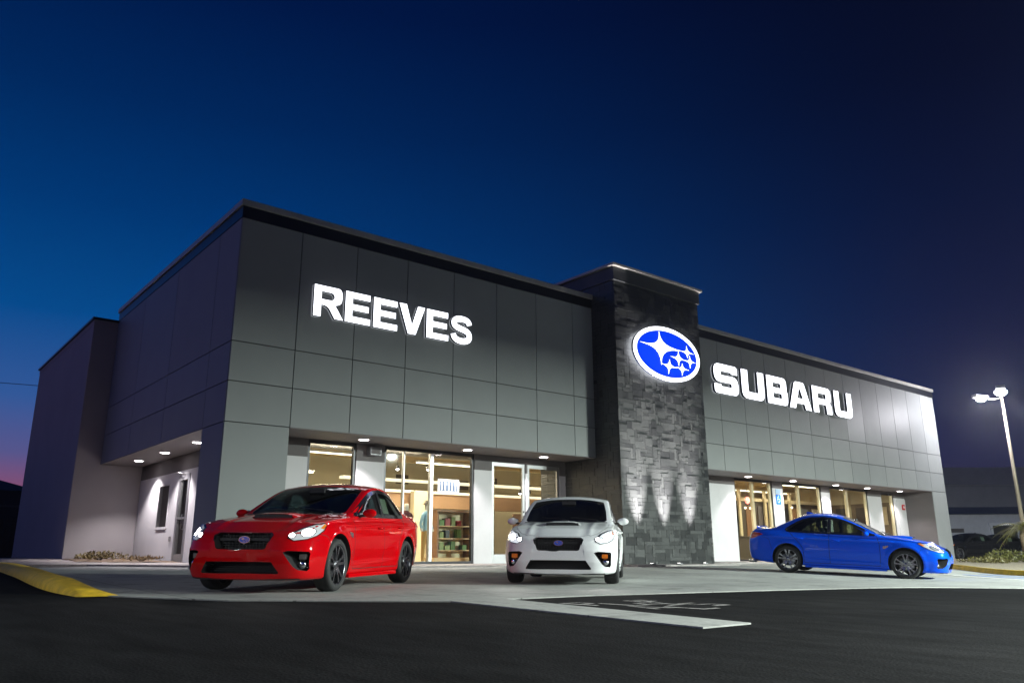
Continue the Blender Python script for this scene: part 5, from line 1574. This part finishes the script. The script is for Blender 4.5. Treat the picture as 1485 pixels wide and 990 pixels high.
# leafy things -----------------------------------------------------
def leafmat(name, c):
    return islands(name, [v*.55 for v in c], c, .5, .1, .4, bump=.02, bscale=4)
def shrub(x, y, rad, h, n, label, seed, col=(.10, .12, .03), name='shrub', up=.6, off=.1):
    rg = random.Random(seed); g = G(x, y)+off
    t = empty(name, (x, y, g), label=label, cat='shrub', group=None)
    st = MB()
    for k in range(9):
        a = rg.uniform(0, 6.28); st.tube([(0, 0, -.05), (math.cos(a)*rad*.3, math.sin(a)*rad*.3, h*.45), (math.cos(a)*rad*.7, math.sin(a)*rad*.7, h*.8)], [.02, .012, .004], 5)
    st.build('stem', M['dark_in'], t)
    lf = MB()
    for k in range(n):
        a = rg.uniform(0, 6.28); r = rad*math.sqrt(rg.random()); z = h*rg.random()*(1-(r/rad)**2*.6)
        r *= 1+.25*math.sin(3*a+seed)
        p = Vector((r*math.cos(a), r*math.sin(a), z)); d = Vector((rg.uniform(-1, 1), rg.uniform(-1, 1), rg.uniform(-.2, up+.5))).normalized()
        s = d.cross(Vector((rg.uniform(-1, 1), rg.uniform(-1, 1), .3))).normalized(); L_ = rg.uniform(.05, .11)*(1+rad*.3)
        lf.add([p, p+d*L_*.5+s*L_*.22, p+d*L_, p+d*L_*.5-s*L_*.22], [(0, 1, 2, 3)])
    lf.build('foliage', leafmat('leaf', col), t, fix=False)
    return t
shrub(-.25, 8.6, .62, .20, 420, 'low dry weeds in the bed beside the wing wall', 3, (.22, .17, .06))
shrub(.45, 6.9, .50, .07, 220, 'flatter dry weeds before the white side wall', 4, (.24, .16, .07))
shrub(30.2, -4.5, .9, .50, 1500, 'rounded low shrub behind the right yellow kerb', 5, (.13, .13, .03))
shrub(27.2, -4.9, .8, .20, 700, 'low spreading plant just behind the right kerb', 8, (.16, .14, .04))
def palm(x, y, h, label, seed):
    rg = random.Random(seed); g = G(x, y)+.1
    t = empty('palm_tree', (x, y, g), label=label, cat='palm tree')
    MB().tube([(0, 0, -.1), (.03, 0, h*.4), (.0, .03, h*.8), (0, 0, h)], [.16, .12, .12, .10], 12).build('trunk', pbr('palm_bark', (.12, .085, .05), .9, var=.4, vscale=14), t)
    fr_ = MB(); 
    for k in range(22):
        a = k*2.399; el = rg.uniform(-.1, 1.2); L_ = rg.uniform(1.0, 1.4)
        pts = []
        for i in range(9):
            u = i/8; r = L_*u*math.cos(el*(1-u*.4)); z = L_*(math.sin(el)*u - .75*u*u)
            pts.append(Vector((math.cos(a)*r, math.sin(a)*r, h+z)))
        fr_.tube(pts, [.012*(1-i/9)+.003 for i in range(9)], 5)
        side = Vector((-math.sin(a), math.cos(a), 0))
        for i in range(1, 9):
            for j in (0, .5):
                u = (i-j)/8; b = pts[i-1].lerp(pts[i], 1-j); fw_ = (pts[min(8, i)]-pts[i-1]).normalized()
                for s in (-1, 1):
                    w = .34*math.sin(math.pi*min(1, u*.9+.12)); tip = b+side*s*w+fw_*w*.7-Vector((0, 0, w*.45))
                    q = fw_*.018
                    fr_.add([b-q, b+q, tip], [(0, 1, 2)])
    fr_.build('frond', leafmat('palm_leaf', (.16, .15, .03)), t, fix=False)
palm(30.9, -5.0, 1.30, 'short yellow-green palm at the right edge beside the lamp pole', 2)

# ================================================================== SKY, CAMERA
w = bpy.data.worlds.new('World'); SC.world = w; w.use_nodes = True
nt = w.node_tree; N, L = nt.nodes, nt.links; bg = nt.nodes['Background']
tc = N.new('ShaderNodeTexCoord'); sep = N.new('ShaderNodeSeparateXYZ'); L.new(tc.outputs['Generated'], sep.inputs[0])
def srgb(c): return tuple(((v/255+.055)/1.055)**2.4 if v > 10 else v/255/12.92 for v in c)
def ramp(stops):
    r = N.new('ShaderNodeValToRGB'); cr = r.color_ramp; cr.interpolation = 'B_SPLINE' if False else 'LINEAR'
    while len(cr.elements) < len(stops): cr.elements.new(.5)
    for e, (el, c) in zip(cr.elements, stops): e.position = math.sin(R(el)); e.color = (*srgb(c), 1)
    L.new(sep.outputs[2], r.inputs[0]); return r
glow = ramp([(0, (170, 75, 92)), (3.5, (140, 80, 112)), (6, (88, 88, 142)), (9.5, (50, 90, 155)), (15, (3, 75, 142)), (22, (0, 56, 118)), (29, (0, 40, 94)), (37, (0, 24, 72)), (90, (1, 9, 32))])
anti = ramp([(0, (20, 22, 58)), (6, (17, 22, 62)), (14, (10, 18, 58)), (22, (3, 14, 50)), (30, (2, 8, 38)), (40, (2, 6, 30)), (90, (1, 3, 14))])
GA = R(-14)   # azimuth of the afterglow measured from +Y towards +X
dt = N.new('ShaderNodeVectorMath'); dt.operation = 'DOT_PRODUCT'; dt.inputs[1].default_value = (math.sin(GA), math.cos(GA), 0)
fl = N.new('ShaderNodeCombineXYZ'); L.new(sep.outputs[0], fl.inputs[0]); L.new(sep.outputs[1], fl.inputs[1])
nm = N.new('ShaderNodeVectorMath'); nm.operation = 'NORMALIZE'; L.new(fl.outputs[0], nm.inputs[0]); L.new(nm.outputs[0], dt.inputs[0])
mr = N.new('ShaderNodeMapRange'); mr.interpolation_type = 'SMOOTHSTEP'; mr.inputs[1].default_value = .02; mr.inputs[2].default_value = 1.03
L.new(dt.outputs['Value'], mr.inputs[0])
mx = N.new('ShaderNodeMix'); mx.data_type = 'RGBA'; L.new(mr.outputs[0], mx.inputs[0]); L.new(anti.outputs[0], mx.inputs[6]); L.new(glow.outputs[0], mx.inputs[7])
# bright afterglow round the corner to the west (outside the picture, it lights the side walls)
west = ramp([(0, (190, 140, 140)), (5, (140, 120, 165)), (12, (70, 100, 170)), (20, (14, 72, 146)), (32, (1, 36, 96)), (90, (1, 9, 32))])
d2 = N.new('ShaderNodeVectorMath'); d2.operation = 'DOT_PRODUCT'; d2.inputs[1].default_value = (math.sin(R(-75)), math.cos(R(-75)), 0)
L.new(nm.outputs[0], d2.inputs[0])
m3 = N.new('ShaderNodeMapRange'); m3.interpolation_type = 'SMOOTHSTEP'; m3.inputs[1].default_value = .26; m3.inputs[2].default_value = .95
L.new(d2.outputs['Value'], m3.inputs[0])
mw = N.new('ShaderNodeMix'); mw.data_type = 'RGBA'; L.new(m3.outputs[0], mw.inputs[0]); L.new(mx.outputs[2], mw.inputs[6]); L.new(west.outputs[0], mw.inputs[7])
L.new(mw.outputs[2], bg.inputs['Color']); bg.inputs['Strength'].default_value = 1.0

# thin haze volume added over the lot: gives the lit lamps their soft halo
mh = bpy.data.materials.new('haze'); mh.use_nodes = True; mh.node_tree.nodes.clear()
o_ = mh.node_tree.nodes.new('ShaderNodeOutputMaterial'); v_ = mh.node_tree.nodes.new('ShaderNodeVolumePrincipled')
v_.inputs['Density'].default_value = .00065; v_.inputs['Anisotropy'].default_value = .84; v_.inputs['Color'].default_value = (.90, .92, 1, 1)
mh.node_tree.links.new(v_.outputs[0], o_.inputs['Volume'])
tag(MB().box(-263, 263, -263, 263, -2.0, 15.6).build('haze', mh, None), kind='stuff')

cam = bpy.data.cameras.new('camera'); co = link(bpy.data.objects.new('camera', cam)); SC.camera = co
cam.lens = 36*1141.17/1485; cam.sensor_width = 36; cam.clip_end = 2000; cam.clip_start = .05
co.location = (-5.9945, -17.2739, .45)
yaw, pit, rol = R(39.4022), R(14.9430), R(-.2167)
fw = Vector((math.sin(yaw)*math.cos(pit), math.cos(yaw)*math.cos(pit), math.sin(pit)))
rt = Vector((math.cos(yaw), -math.sin(yaw), 0)); up = rt.cross(fw)
r2 = rt*math.cos(rol)+up*math.sin(rol); u2 = -rt*math.sin(rol)+up*math.cos(rol)
m = Matrix((r2, u2, -fw)).transposed().to_4x4(); m.translation = co.location; co.matrix_world = m
vs_ = SC.view_settings; vs_.view_transform = 'Standard'; vs_.look = 'None'; vs_.exposure = 0; vs_.gamma = 1
SC.render.engine = 'CYCLES'
SC.cycles.use_denoising = True
SC.cycles.max_bounces = 8; SC.cycles.transparent_max_bounces = 16; SC.cycles.sample_clamp_indirect = 4
SC.cycles.caustics_reflective = False; SC.cycles.caustics_refractive = False
